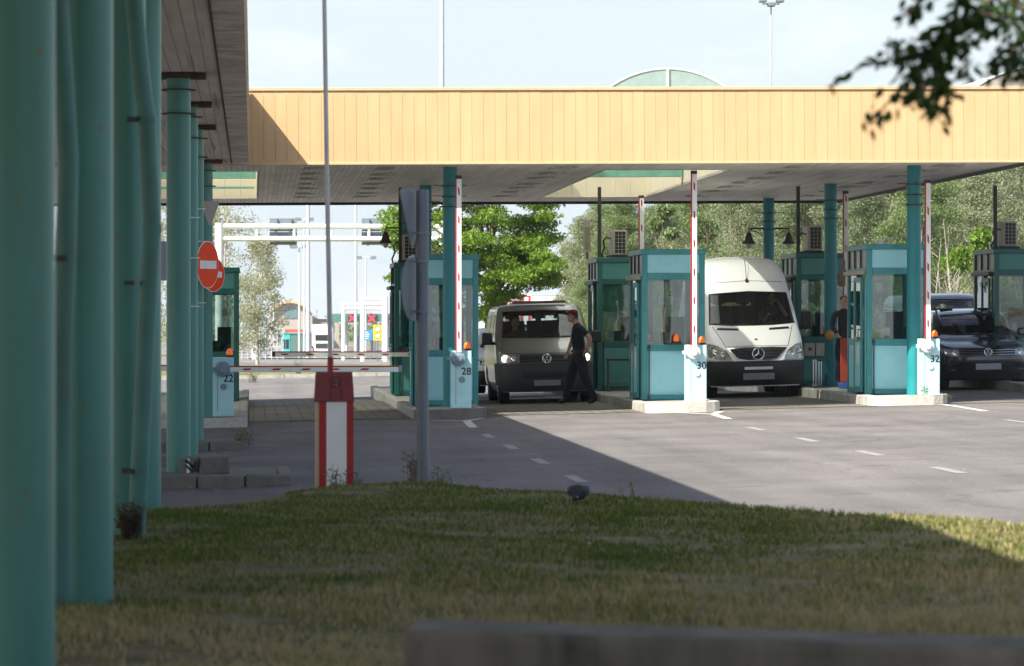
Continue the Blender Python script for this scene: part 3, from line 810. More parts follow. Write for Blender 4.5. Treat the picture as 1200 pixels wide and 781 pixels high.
# ================================================================== BOOTHS
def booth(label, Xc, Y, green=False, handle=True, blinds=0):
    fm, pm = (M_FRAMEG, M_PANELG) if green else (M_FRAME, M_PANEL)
    Xc -= .0072 * (Xc + .2) if Y < 70 else 0
    t = thing('toll_booth', label, 'booth', (Xc, Y, gz(Xc, Y) + .155), 0, 'teal control booths on the lane islands')
    W, D, H = .57, 2.3, 2.72
    f = MB()
    for x in (-W, W - .10):
        f.box(x, x + .10, 0, .10, 0, H - .1); f.box(x, x + .10, D - .10, D, 0, H - .1)
    for z0, z1 in ((0, .10), (.88, 1.0), (2.17, 2.29)):
        f.box(-W + .102, W - .102, .004, .09, z0, z1); f.box(-W + .102, W - .102, D - .09, D - .004, z0, z1)
        f.box(W - .09, W - .004, .102, D - .102, z0, z1)
        if z0 > 2: f.box(-W + .004, -W + .09, .102, D - .102, z0, z1)
    # door side uprights and rails behind and before the door
    for y in (.30, 1.18): f.box(-W + .006, -W + .09, y, y + .08, .0, 2.168)
    for z0, z1 in ((0, .10), (.88, 1.0)): f.box(-W + .008, -W + .09, 1.262, D - .102, z0, z1)
    f.build('frame', fm, t, .008)
    p = MB(); p.box(-W + .1, W - .1, .018, .05, .10, .88); o = p.build('lower_panel', pm, t, .0)
    MB().box(-W + .14, W - .14, .010, .017, .13, .85).build('kick_plate', pm, o, .004)
    MB().box(-W + .1, W - .1, .018, .05, 2.29, H - .1).build('upper_panel', pm, t)
    for bb in ((W - .05, W - .018, .1, D - .1, .10, .88), (-W + .018, -W + .05, 1.262, D - .1, .10, .88), (-W + .1, W - .1, D - .05, D - .018, .10, .88),
               (-W + .1, W - .1, D - .05, D - .018, 2.29, H - .1), (-W + .018, -W + .05, .1, .30, 0, 2.17)):
        B(*bb).build('side_panel', pm, t)
    gm = G_BOOTHD if green else G_BOOTH
    MB().add([(-W + .1, .03, 1.0), (W - .1, .03, 1.0), (W - .1, .03, 2.17), (-W + .1, .03, 2.17)], [(0, 1, 2, 3)]).build('window', gm, t)
    MB().add([(W - .03, .1, 1.0), (W - .03, D - .1, 1.0), (W - .03, D - .1, 2.17), (W - .03, .1, 2.17)], [(0, 1, 2, 3)]).build('window', G_BOOTHD, t)
    MB().add([(-W + .03, 1.26, 1.0), (-W + .03, D - .1, 1.0), (-W + .03, D - .1, 2.17), (-W + .03, 1.26, 2.17)], [(0, 1, 2, 3)]).build('window', G_BOOTHD, t)
    MB().add([(-W + .1, D - .03, 1.0), (W - .1, D - .03, 1.0), (W - .1, D - .03, 2.17), (-W + .1, D - .03, 2.17)], [(0, 1, 2, 3)]).build('window', G_BOOTHD, t)
    # clerestory over the door side
    c = MB()
    for y in (.1, .8, 1.5, 2.14): c.box(-W + .003, -W + .05, y, y + .035, 2.292, H - .1)
    cl = c.build('clerestory_frame', mat('grey brown clerestory frame', (.07, .075, .065), .6), t)
    MB().add([(-W + .03, .1, 2.29), (-W + .03, D - .1, 2.29), (-W + .03, D - .1, H - .1), (-W + .03, .1, H - .1)], [(0, 1, 2, 3)]).build('pane', mat('frosted clerestory pane', (.20, .205, .175), .3, var=.2, scale=2), cl)
    sc = MB(); sc.box(W - .05, W - .018, .1, D - .1, 2.29, H - .1); sc.build('side_panel', pm, t)
    r = MB(); r.box(-W - .02, W + .02, -.02, D + .02, H - .1, H)
    r.build('roof', fm, t, .01)
    # sliding door, a step outside the wall plane
    d = MB(); dx0, dx1 = -W - .055, -W - .012
    for y in (.36, 1.12): d.box(dx0, dx1, y, y + .08, .03, 2.12)
    for z0, z1 in ((.03, .13), (.95, 1.04), (2.03, 2.12)): d.box(dx0 + .002, dx1 - .002, .44, 1.12, z0, z1)
    dr = d.build('door', fm, t, .006)
    MB().box(dx0 + .015, dx1 - .015, .44, 1.12, .13, .95).build('door_panel', pm, dr)
    MB().add([(dx0 + .02, .44, 1.04), (dx0 + .02, 1.12, 1.04), (dx0 + .02, 1.12, 2.03), (dx0 + .02, .44, 2.03)], [(0, 1, 2, 3)]).build('door_glass', G_BOOTHD, dr)
    MB().box(dx0 + .006, dx0 + .012, .62, .86, .55, .88).build('notice', M_WHITE, dr)
    h = MB(); h.box(dx0 - .05, dx0 - .035, .39, .41, .98, 1.18)
    for z in (.99, 1.16): h.box(dx0 - .04, dx0, .39, .41, z, z + .02)
    h.build('handle', M_DARK, dr)
    tr = MB(); tr.box(-W - .09, -W - .0, .2, 2.2, 2.17, 2.24)
    tr.build('door_track', M_ACBEIGE if not green else M_DARK, t, .006)
    cb = MB(); cb.box(-W + .10, -W + .15, -.03, -.0, .93, .99); cb.tube([(-W + .125, -.018, .93), (-W + .125, -.018, .0)], .012, 6)
    cb.build('cable_outlet', M_DARK, t)
    ct = MB(); ct.box(-W + .1, W - .1, .06, .62, .80, .84); ct.box(-.2, .2, .28, .33, .84, 1.22); ct.box(-.05, .05, .33, .38, .84, .95); ct.box(.12, .40, 1.75, 2.1, .1, 1.5)
    ct.build('desk', M_SEAT, t)
    if blinds:
        b = MB(); b.box(-W + .12, W - .3, .05, .06, 1.62, 2.16); b.build('blind', mat('green paper blind', (.10, .38, .24), .7), t)
    rs = random.Random(label)
    for q in range(2):
        x = rs.uniform(-.42, .30); z = rs.choice((1.04, 1.06, 1.72, 1.86))
        B(x, x + .11, .034, .036, z, z + .15).build('notice', mat('window paper', (.55, .54, .50), .8, var=.1), t)
    fl = MB(); fl.box(-W + .1, W - .1, .1, D - .1, .0, .04); fl.build('floor_plate', M_TRIM, t)
    return t
YB1, YB2 = 68.9, 78.5
booth('booth 28, teal with a pillar before its windows and a grey nose kerb', C28, YB1)
booth('booth 30, sunlit teal with a wide window and an orange beacon on the sill', C30, YB1)
booth('booth 32, teal with its glazed door in view and a white lamp on the roof', C32, YB1)
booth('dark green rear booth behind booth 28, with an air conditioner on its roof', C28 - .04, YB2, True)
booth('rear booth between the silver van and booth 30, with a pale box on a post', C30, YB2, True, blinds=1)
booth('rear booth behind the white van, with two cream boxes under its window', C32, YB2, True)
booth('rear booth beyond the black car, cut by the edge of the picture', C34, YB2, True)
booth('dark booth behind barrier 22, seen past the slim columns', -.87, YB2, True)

def roof_post(label, X, Y=YB2 + .35):
    z = gz(X, Y) + .155 + 2.72
    o = MB().box(-.035, .035, -.035, .035, 0, 4.5 + .0062 * X - z - .0).build('conduit_post', mat('dark olive post', (.035, .05, .03), .6, var=.2), None)
    o.location = (X, Y, z)
    tag(o, label, 'post', 'dark square posts from booth roofs to the ceiling')
roof_post('dark square post on the rear booth roof behind the sign pole', C28 - .48)
roof_post('thin dark post on the rear booth roof next to booth 30', C30 - .50)
roof_post('dark square post on the rear booth roof behind the white van', C32 - .49)
roof_post('thin olive post on the roof of the booth cut by the picture edge', C34 - .49)

def aircon(label, X, Y=YB2 + .28):
    z = gz(X, Y) + .155 + 2.72
    t = thing('air_conditioner', label, 'air conditioner', (X, Y, z), 0, 'air conditioners on the rear booth roofs')
    MB().box(-.155, .155, 0, .75, .06, .58).build('housing', M_ACBEIGE, t, .015)
    g = MB(); g.box(-.10, .12, -.012, .002, .10, .545)
    p = g.build('grille', M_BLACK, t)
    b = MB()
    for i in range(4): b.box(-.105 + i * .0745, -.097 + i * .0745, -.022, -.012, .095, .55)
    for i in range(7): b.box(-.105, .126, -.024, -.0125, .095 + i * .0745, .103 + i * .0745)
    b.build('grille_bars', M_ACBEIGE, p)
    s = MB(); s.box(-.22, .22, .02, .1, 0, .06); s.box(-.22, .22, .6, .68, 0, .06)
    s.build('mounting_feet', M_DARK, t)
    c = MB(); c.tube([(-.17, .1, .40), (-.26, .1, .43), (-.33, .1, .36), (-.30, .1, .22), (-.36, .1, .08), (-.34, .1, 0)], .018, 8)
    c.build('hose', M_DARK, t)
aircon('beige air conditioner on the rear booth roof half hidden by the sign pole', XY(479, YB2 + .3) + .02)
aircon('beige air conditioner with a looping hose next to booth 30', XY(726, YB2 + .3))
aircon('beige air conditioner on the rear booth roof between the two teal pillars', XY(955, YB2 + .3))
aircon('beige air conditioner on the booth roof beyond the black car', XY(1183, YB2 + .3))

t = thing('post_lamp', 'tall pale box lamp on a short post on the rear booth roof', 'lamp', (XY(690, YB2 + .1), YB2 + .5, gz(7, 79) + 2.87))
MB().tube([(0, 0, 0), (0, 0, .2)], .03, 8).build('post', M_GREY, t)
a = MB().box(-.075, .075, -.05, .05, .14, .82).build('housing', M_ACBEIGE, t, .01)
MB().box(-.05, .05, -.056, -.05, .2, .66).build('cover', mat('yellowed lens', (.30, .27, .17), .4), a)
t = thing('roof_lamp', 'small white looped lamp on the roof of booth 32', 'lamp', (XY(1037, 69.9), 69.9, gz(11.7, 70) + 2.875))
k = MB(); k.tube([(.14, 0, 0), (.14, 0, .12), (-.10, 0, .13), (-.10, 0, .09)], .012, 8); k.build('bracket', M_WHITE, t)
MB().lathe([(.02, .10), (.07, .05), (.09, .0), (.0, .0)], 16, c=(-.10, 0, 0)).build('shade', M_WHITE, t)

def bells(label, X, Y, z):
    t = thing('bell_lamp', label, 'lamp', (X, Y, z), 0, 'bronze bell shaped lamps on the rear pillars')
    MB().lathe([(.02, .18), (.05, .17), (.075, .10), (.10, .0), (.155, -.06), (.16, -.085), (.15, -.085), (.09, -.03), (0, -.03)], 24).build('shade', M_BRONZE, t, angle=40)
    MB().ball((0, 0, -.10), (.07, .07, .09)).build('glass_bulb', mat('milky glass', (.5, .52, .5), .15), t, angle=180)
    return t
for X0, txt in ((C32 - .03, 'above the white van'), (C28 - .05, 'beside the rear booth 28')):
    for sx in (-1, 1):
        z = 3.62
        tt = bells(('bell lamp %s on the %s side of its pillar' % (txt, 'booth 30' if sx < 0 else 'booth 32')) if X0 > 8 else ('bell lamp hanging beside the sign pole under the canopy' if sx < 0 else 'bell lamp hidden behind the pillar of booth 28'), X0 + sx * .46, 86.75, z)
        b = MB(); b.tube([(0, 0, .18), (0, 0, .26), (-sx * .33, 0, .27)], .02, 8); b.tube([(0, 0, .22), (-sx * .15, 0, .20), (-sx * .32, 0, .10)], .010, 6)
        b.build('arm', M_BRONZE, tt)

# ================================================================== BARRIERS
def text_mesh(s, size):
    cu = bpy.data.curves.new('lettering', 'FONT'); cu.body = s; cu.size = size; cu.extrude = .002; cu.align_x = 'CENTER'; cu.offset = .0024
    o = bpy.data.objects.new('lettering', cu); COL.objects.link(o)
    dg = bpy.context.evaluated_depsgraph_get()
    me = bpy.data.meshes.new_from_object(o.evaluated_get(dg))
    bpy.data.objects.remove(o)
    me.transform(Matrix.Rotation(R(90), 4, 'X'))
    return me

def boom(label, X, Y, number=None, raised=True, hub=M_HUBW, length=3.1, mirror=1, base=.155, hubz=.87):
    t = thing('boom_barrier', label, 'barrier', (X, Y, gz(X, Y) + base), 0, 'numbered boom barriers at the lane mouths')
    MB().box(-.18, .18, -.15, .15, 0, 1.0).build('cabinet', M_CAB, t, .01)
    MB().box(-.10, -.09, -.153, -.151, .08, .92).build('door_seam', M_HUB, t) if number else None
    hx = -.05 if raised else .0
    h = MB(); h.lathe([(.13, -.01), (.13, -.05), (.115, -.085), (.06, -.10), (.055, -.12), (.0, -.12)], 28, c=(hx, -.15, hubz), axis='y')
    h.box(hx - .20, hx - .12, -.20, -.15, hubz - .03, hubz + .03)
    h.build('motor_hub', hub, t, .0, angle=40)
    ov = MB(); ov.lathe([(.055, 0), (.05, -.02), (0, -.022)], 24, c=(0.01, -.15, .50), axis='y')
    ov.build('lock_cover', hub, t)
    if number:
        me = text_mesh(number, .175); me.materials.append(M_BLACK)
        o = bpy.data.objects.new('number', me); link(o, t); o.location = (.09, -.153, .585)
        o['label'] = 'black number ' + number
    bc = MB(); bc.lathe([(.07, 1.0), (.075, 1.02), (.07, 1.04)], 20, c=(.11, 0, 0)); bb = bc.build('beacon_base', M_DARK, t)
    MB().lathe([(.052, 1.04), (.058, 1.06), (.050, 1.11), (.028, 1.145), (0, 1.155)], 20, c=(.11, 0, 0)).build('beacon', M_AMBER, t, angle=50)
    arm = bpy.data.objects.new('arm', None); link(arm, t)
    arm.location = (hx, -.215, hubz)
    if raised: arm.rotation_euler = (0, R(-90), 0)
    elif mirror < 0: arm.scale = (-1, 1, 1)
    m = MB(); m.box(.10, length, -.022, .022, -.05, .035)
    m.build('beam', M_WHITE, arm, .004)
    r = MB(); r.box(.10, length, -.024, .024, .0352, .056)
    r.build('red_edge', M_RED, arm)
    d = MB()
    n = int(length / .5)
    for i in range(n):
        x = .32 + i * .5
        for s in (-1, 1):
            d.add([(x, s * .0235, -.018), (x + .13, s * .0235, -.018), (x + .17, s * .0235, .012), (x + .04, s * .0235, .012)], [(0, 1, 2, 3)])
    d.build('red_dashes', M_RED, arm, recalc=False)
    MB().box(length, length + .06, -.03, .03, -.055, .06).build('end_cap', M_DARK if mirror < 0 or raised else M_HUB, arm, .01)
    MB().box(.0, .12, -.028, .03, -.06, .06).build('arm_clamp', M_HUBW if hub is M_HUBW else M_HUB, arm, .01)
    return t
boom('barrier 22 with a grey hub and its striped arm lowered across the lane', XY(261.5, 65.6), 65.6, '22', False, M_HUB, 2.98, hubz=.80)
boom('barrier 28 with a grey hub and raised striped arm before the shaded booth', XY(540, 66.9), 66.9, '28', True, M_HUB, 3.12)
boom('barrier 30 with a pale hub and raised striped arm before the sunlit booth', XY(815, 67.0), 67.0, '30', True, M_HUBW, 3.12)
boom('barrier 32 with a pale hub and raised striped arm next to the black car', XY(1088, 67.9), 67.9, '32', True, M_HUBW, 2.9)
boom('rear barrier behind booth 28 with its arm lowered towards the columns', C28 + .04, 76.6, None, False, M_HUB, 3.10, -1, hubz=.86)
boom('rear barrier behind booth 30, only its raised arm showing', C30 + .17, 76.6, None, True, M_HUBW, 3.0)
boom('rear barrier behind booth 32, only its raised arm showing', C32 + .17, 76.6, None, True, M_HUBW, 3.0)
bo = boom('barrier glimpsed through the gap between the columns, arm lowered', -5.3, 68, None, False, M_HUB, 4.4, hubz=.80)

t = thing('sill_beacon', 'orange beacon on the window sill of booth 30', 'beacon', (XY(793, 68.7), 68.77, gz(7.6, 69) + .155 + .995))
MB().box(-.17, .12, -.06, .06, 0, .03).build('bracket', M_DARK, t)
MB().lathe([(.06, .03), (.065, .05), (.05, .06)], 18).build('beacon_base', M_DARK, t)
MB().lathe([(.05, .06), (.055, .09), (.045, .16), (.02, .19), (0, .195)], 18).build('lens', M_AMBER, t, angle=50)

# near red barrier with a raised grey pole
Yb = 32.2
bx = XY(391, Yb)
zb = lz(bx, Yb) - .03
t = thing('boom_barrier', 'old red and white barrier with a raised grey pole standing at the lawn edge', 'barrier', (bx, Yb, zb))
zt = ZY(391, 436, Yb) - zb; zc = ZY(391, 470, Yb) - zb
w = .160
MB().box(-w + .006, w, -.12, .16, 0, zc + .01).build('cabinet', M_CREAMSIDE, t, .006)
k = MB(); k.box(-.124, -.064, -.126, -.120, 0, zc); k.box(.106, w + .002, -.126, -.120, 0, zc); k.box(w, w + .004, -.12, .16, 0, zc)
k.build('red_stripe', M_RED, t)
MB().box(-.063, .105, -.128, -.120, 0, zc).build('front_panel', M_WHITE, t, .002)
c = MB()
z0, z1 = zc - .005, zt
vs = [(-w - .005, -.14, z0), (w + .01, -.14, z0), (w + .01, .17, z0), (-w - .005, .17, z0), (-w + .012, -.125, z1), (w - .006, -.125, z1), (w - .006, .155, z1), (-w + .012, .155, z1)]
c.add(vs, [(0, 3, 2, 1), (4, 5, 6, 7), (0, 1, 5, 4), (1, 2, 6, 5), (2, 3, 7, 6), (3, 0, 4, 7)])
c.box(.055, .062, -.143, -.11, z0 + .02, z1 - .03); c.box(-.03, -.024, -.143, -.11, z0 + .02, z1 - .03)
cap = c.build('cap', M_REDCAP, t, .028)
lk = MB()
for z in (z1 - .075, z1 - .11): lk.lathe([(.013, -.12), (.013, -.155), (.0, -.157)], 14, c=(.017, 0, z), axis='y')
lk.build('lock', M_GREY, cap)
MB().lathe([(.026, z1 - .02), (.026, z1 + .12), (.022, z1 + .125)], 16, c=(-.027, 0, 0)).build('pole_socket', M_RED, t)
pl = MB(); pl.tube([(-.027, 0, z1 + .1), (-.055, 0, z1 + 1.6), (-.082, 0, z1 + 3.4)], [.021, .020, .018], 14)
pl.build('pole', mat('pale grey pole', (.52, .52, .53), .45, var=.1), t, angle=60)

# sign pole with two signs seen from behind
Ys = 31.8
px = XY(495, Ys); pz = lz(px, Ys) - .04
ptop = ZY(495, 224, Ys)
t = thing('sign_post', 'grey steel sign pole at the lawn edge between barrier and booth', 'post', (px, Ys, pz))
MB().lathe([(.052, 0), (.052, ptop - pz), (.045, ptop - pz + .01), (0, ptop - pz + .012)], 24).build('pole', M_GREY, t, angle=50)
k = MB()
for v in (275, 308, 367): 
    z = ZY(495, v, Ys) - pz
    k.lathe([(.053, z), (.058, z), (.058, z + .022), (.053, z + .022)], 24); k.box(-.11, -.05, -.012, .012, z, z + .022)
k.build('clamp', M_SIGNBACK, t)
def plate(name, label, cat, pts2, loc, rz, mf, mb_, thick=.012, group=None):
    o = MB()
    o.prism(pts2, 0, thick, 'y', 0)
    o = o.build(name, mf, None, .0)
    o.location = loc; o.rotation_euler = (0, 0, rz)
    return tag(o, label, cat, group)
zt = ZY(480, 223, Ys)
TR = [(-.26, 0), (.26, 0), (.28, -.03), (.025, -.48), (-.025, -.48), (-.28, -.03)]
ob = plate('traffic_sign', 'triangular sign seen from behind, topmost on the grey sign pole', 'sign', TR, (px - .078, Ys + .034, zt), R(66), M_SIGNBACK, None)
circ = [(.31 * math.cos(a * math.pi / 20), .31 * math.sin(a * math.pi / 20)) for a in range(40)]
zc_ = ZY(480, 339, Ys)
ob = plate('traffic_sign', 'round sign seen from behind, below the triangle on the grey sign pole', 'sign', [(x * .855, z * .855) for x, z in circ], (px - .078, Ys + .032, zc_), R(68), M_SIGNBACK, None)

def noentry(label, u, v, Y, rz, rad=.30, dx=0):
    t = thing('no_entry_sign', label, 'road sign', (XY(u, Y), Y, ZY(u, v, Y)), rz, 'red no entry signs strapped to the slim columns')
    MB().lathe([(rad, 0), (rad, .012)], 40, axis='y').build('rim', M_WHITE, t)
    MB().lathe([(rad - .010, -.003), (rad - .010, -.001)], 40, axis='y').build('disc', mat('sign red', (.85, .065, .012), .6, var=.06, spec=.15), t)
    MB().box(-rad * .74, rad * .74, -.006, -.004, -rad * .17, rad * .17).build('bar', mat('sign white', (.66, .66, .66), .4), t)
    k = MB(); k.box(-.02, .02, .012, .30, -.2, -.17); k.box(-.02, .02, .012, .30, .17, .20)
    k.build('bracket', M_GREY, t)
noentry('nearer no entry sign on the slim column, seen nearly edge on', 243.6, 310.5, 53.0, R(63), .327)
noentry('farther no entry sign tucked behind the nearer red disc', 250.5, 322, 64.2, R(52), .29)
ob = plate('traffic_sign', 'round grey sign back peeking out beside the block column', 'sign', circ, (XY(192, 60), 60, ZY(192, 306, 60)), R(60), M_SIGNBACK, None)
ob = plate('traffic_sign', 'grey downward pointing triangle with a small sticker beside the no entry signs', 'sign', [(-.17, 0), (.17, 0), (.175, -.03), (.02, -.40), (-.02, -.40), (-.175, -.03)], (XY(246, 63.9), 63.9, ZY(246, 236, 63.9)), R(-30), mat('pale grey plate', (.42, .44, .47), .5, var=.06), None)
st = MB().box(-.08, .0, -.004, -.002, -.10, -.04).build('sticker', mat('yellowed sticker', (.5, .45, .2), .6), ob)

# downpipes
def pipe(label, pts, rad, Y, joints, br=()):
    t = thing('downpipe', label, 'pipe', (0, 0, 0), 0, 'drain pipes on the near columns')
    P = [Vector((XY(u, Y), Y + dy, ZY(u, v, Y))) for u, v, dy in pts]
    t.location = P[-1]
    o = P[-1].copy()
    MB().tube([p - o for p in P], rad, 20).build('pipe', M_PIPE, t, angle=60)
    j = MB()
    for i in joints:
        p = P[i] - o; dv = (P[min(i + 1, len(P) - 1)] - P[max(i - 1, 0)]).normalized() * .025
        j.tube([p - dv, p + dv], rad + .007, 20)
    j.build('joint_ring', M_PIPE, t, angle=50)
    b = MB()
    for (u, v) in br:
        p = Vector((XY(u, Y), Y, ZY(u, v, Y))) - o
        b.box(p.x - rad - .035, p.x - rad + .03, p.y - rad - .006, p.y + .1, p.z - .013, p.z + .013)
    b.build('bracket', M_DARK, t)
    return t
pipe('kinked downpipe leaning across the teal columns beside the lawn', [(148, -160, 0), (156, -10, 0), (166, 95, 0), (172, 140, 0), (176, 220, 0), (178, 268, 0), (172, 380, 0), (160, 622, 0)], .056, 24.25, [3, 5], [(166, 140), (163, 332), (160, 552)])
pipe('thin blurred downpipe in the shade between the two nearest columns', [(58, -200, 0), (68, 0, 0), (76, 120, 0), (80, 190, 0), (77, 310, 0), (72, 430, 0), (70, 705, 0)], .05, 18.6, [], [(84, 303)])

# scrap, pigeon, weeds
o = MB(); rs = random.Random(2)
for i in range(7): o.tube([(rs.uniform(-.06, .06), rs.uniform(-.05, .05), .01), (rs.uniform(-.1, .12), rs.uniform(-.05, .05), rs.uniform(.02, .16))], rs.uniform(.008, .02), 6, 0)
o.box(-.075, -.045, -.03, -.01, 0, .15, 1)
o = o.build('scrap', [M_BLACK, M_WHITE], None); o.location = (XY(227, 41.1), 41.15, .165); tag(o, 'black crumpled scrap with a white strip on the kerb before the block', 'rubbish')

def pigeon():
    Y = 27.0; X = XY(678, Y); z = lz(X, Y)
    m = MB()
    # body rings from tail to head, the bird facing the camera with its head down
    ring = [(.16, .075, .010, .012), (.09, .085, .030, .022), (.03, .085, .062, .05), (-.03, .088, .078, .068), (-.085, .085, .066, .062), (-.115, .07, .04, .04), (-.135, .055, .028, .028)]
    vs, fs, mi = [], [], []
    n = 14
    for (y, zc, rx, rz) in ring:
        for k in range(n):
            a = 2 * math.pi * k / n
            vs.append((rx * math.cos(a), y, zc + rz * math.sin(a)))
    for i in range(len(ring) - 1):
        for k in range(n):
            fs.append((i * n + k, i * n + (k + 1) % n, (i + 1) * n + (k + 1) % n, (i + 1) * n + k))
    fs += [tuple(range(n)), tuple((len(ring) - 1) * n + k for k in range(n))]
    m.add(vs, fs, 0)
    m.ball((0, -.155, .045), (.026, .032, .026), mi=1)
    m.add([(-.006, -.18, .042), (.006, -.18, .042), (0, -.205, .030), (0, -.18, .05)], [(0, 1, 2), (0, 2, 3), (1, 3, 2), (0, 3, 1)], 2)
    for sx in (-1, 1):
        m.ball((sx * .055, .0, .10), (.03, .11, .045), mi=3)
        m.tube([(sx * .028, -.01, .03), (sx * .028, -.015, 0)], .005, 6, 2)
        for f in (-.02, 0, .02): m.tube([(sx * .028, -.015, .003), (sx * .028 + f, -.045, .003)], .003, 5, 2)
        m.ball((sx * .022, -.168, .052), .005, 6, 5, 4)
    o = m.build('pigeon', [mat('pigeon slate', (.028, .028, .034), .9, var=.2), mat('pigeon head', (.03, .026, .034), .9), mat('pigeon legs', (.25, .09, .08), .6), mat('pigeon wing', (.05, .05, .057), .9, var=.25, scale=30), M_WHITE], None, angle=180)
    o.location = (X, Y, z + .01); o.rotation_euler = (0, 0, R(-16)); o.scale = (.92, .85, .82)
    tag(o, 'dark grey pigeon pecking in the shaded grass', 'pigeon')
pigeon()

def weed(label, X, Y, z, h, n, m, spread=.5, seed=0, heads=True):
    rs = random.Random(seed); k = MB()
    for i in range(n):
        a = rs.uniform(0, 6.28); L = h * rs.uniform(.5, 1); s = spread * rs.uniform(.2, 1)
        x0, y0 = rs.uniform(-.06, .06) * spread * 2, rs.uniform(-.06, .06)
        p = [(x0, y0, -.02), (x0 + math.cos(a) * s * L * .3, y0 + math.sin(a) * s * L * .3, L * .6), (x0 + math.cos(a) * s * L * .8, y0 + math.sin(a) * s * L * .8, L)]
        k.tube(p, [.003, .0025, .001], 5)
        for q in range(4):
            t = rs.uniform(.2, 1); bx_ = x0 + math.cos(a) * s * L * .8 * t; by = y0 + math.sin(a) * s * L * .8 * t; bz = L * t
            l_ = rs.uniform(.02, .06); b2 = rs.uniform(0, 6.28)
            k.add([(bx_, by, bz), (bx_ + math.cos(b2) * l_ * .6 + .006, by + math.sin(b2) * l_ * .5, bz + l_ * .35), (bx_ + math.cos(b2) * l_, by + math.sin(b2) * l_, bz + l_ * .5), (bx_ + math.cos(b2) * l_ * .5 - .006, by + math.sin(b2) * l_ * .6, bz + l_ * .1)], [(0, 1, 2, 3)])
    o = k.build('weed', m, None, recalc=False); o.location = (X, Y, z)
    return tag(o, label, 'weed', 'scattered weeds')
M_WEED = leafmat('weed green', (.09, .14, .03), (.16, .17, .06))
M_DRY = leafmat('dry weed', (.22, .16, .09), (.12, .08, .045))
M_DEAD = leafmat('dead brown weed', (.06, .04, .025), (.10, .06, .03))
weed('dry weeds at the foot of the red and white barrier', bx + .02, Yb - .3, zb + .02, .24, 9, M_DRY, .4, 1)
weed('green wisp of weed beside the red and white barrier', bx + .16, Yb - .25, zb + .02, .2, 6, M_WEED, .7, 2)
weed('tall dry weeds behind the foot of the sign pole', px - .08, Ys + .12, pz + .02, .36, 14, M_DRY, .25, 3)
weed('low green weeds spreading beside the sign pole', px + .16, Ys + .05, pz + .02, .22, 10, M_WEED, .8, 4)
weed('single weed at the lawn edge beyond the pigeon', XY(730, 28.8), 28.5, lz(3, 28) + .0, .15, 6, M_WEED, .6, 5)
weed('dead brown weeds heaped at the foot of the kinked downpipe', XY(153, 24), 24.1, lz(-.9, 24), .26, 60, M_DEAD, .5, 6)
weed('weeds growing from the short kerb by the third slim column', -.12, 52.7, .1, .22, 26, M_WEED, .9, 7)
weed('yellow green weeds at the nose of island 32', XY(1085, 67.4), 67.4, gz(11.9, 69) + .17, .2, 12, M_WEED, .5, 8)
weed('small weed in the kerb joint under barrier 32', XY(1108, 67.1), 67.1, gz(12, 69) + .10, .12, 8, M_WEED, .8, 9)
weed('low weeds where the verge meets the pale road', XY(297, 118), 118, gz(0, 118), .4, 40, M_WEED, 1.2, 10)
weed('tuft of tall weeds on the dry verge by the kerb', XY(350, 126), 126, gz(1, 126) + .1, .55, 40, M_WEED, .6, 11)

# dry leaves, grit and paper scraps that nobody could count, swept along the kerbs and lawn edge
def litter():
    rs = np.random.default_rng(12); V, F, MI = [], [], []
    def put(x, y, z, s, mi):
        a = rs.uniform(0, 6.28); i = len(V); t = rs.uniform(-.4, .4)
        for k, (p, q) in enumerate(((-1, -.5), (1, -.6), (.8, .6), (-.7, .5))):
            V.append((x + s * (p * math.cos(a) - q * math.sin(a)), y + s * (p * math.sin(a) + q * math.cos(a)), z + .004 + s * .25 * (1 + t * p)))
        F.append((i, i + 1, i + 2, i + 3)); MI.append(mi)
    for _ in range(520):
        x = rs.uniform(-1.5, .9); y = 40.9 - abs(rs.normal()) * 1.2 if rs.random() < .55 else rs.uniform(43.5, 52)
        if y < edge_y(x) + .3: continue
        put(x, y, gz(x, y), rs.uniform(.008, .03), 0 if rs.random() < .8 else 1)
    for _ in range(500):
        x = rs.uniform(-.5, 5.6); y = edge_y(x) + abs(rs.normal()) * .5 + .15
        put(x, y, gz(x, y), rs.uniform(.008, .025), 0 if rs.random() < .8 else 1)
    for _ in range(240):
        x = rs.uniform(1, 12); y = rs.uniform(33, 65)
        if y < edge_y(x) + .4: continue
        put(x, y, gz(x, y), rs.uniform(.006, .022), 1 if rs.random() < .6 else 0)
    for _ in range(160):
        x = rs.uniform(-1, 4.6); y = rs.uniform(13, 27)
        put(x, y, lz(x, y) + .015, rs.uniform(.012, .035), 0 if rs.random() < .85 else 1)
    me = bpy.data.meshes.new('litter'); me.from_pydata(V, [], F); me.polygons.foreach_set('material_index', MI)
    me.materials.append(mat('dry leaf brown', (.13, .085, .04), .9, var=.4, scale=30)); me.materials.append(mat('pale scraps', (.45, .43, .39), .8, var=.2, scale=30))
    o = bpy.data.objects.new('litter', me); link(o)
    tag(o, 'dry leaves and pale scraps scattered along the kerbs and lawn edge', 'litter', kind='stuff')
litter()
# ================================================================== VEHICLES
def pchip(xs, ys, x):
    xs, ys = np.array(xs, float), np.array(ys, float)
    h = np.diff(xs); d = np.diff(ys) / h
    m = np.zeros(len(xs)); m[0], m[-1] = d[0], d[-1]
    for i in range(1, len(xs) - 1):
        if d[i - 1] * d[i] > 0:
            w1, w2 = 2 * h[i] + h[i - 1], h[i] + 2 * h[i - 1]
            m[i] = (w1 + w2) / (w1 / d[i - 1] + w2 / d[i])
    i = min(max(np.searchsorted(xs, x) - 1, 0), len(xs) - 2)
    t = (x - xs[i]) / h[i]
    return ys[i] * (1 + 2 * t) * (1 - t) ** 2 + h[i] * m[i] * t * (1 - t) ** 2 + ys[i + 1] * t * t * (3 - 2 * t) + h[i] * m[i + 1] * t * t * (t - 1)

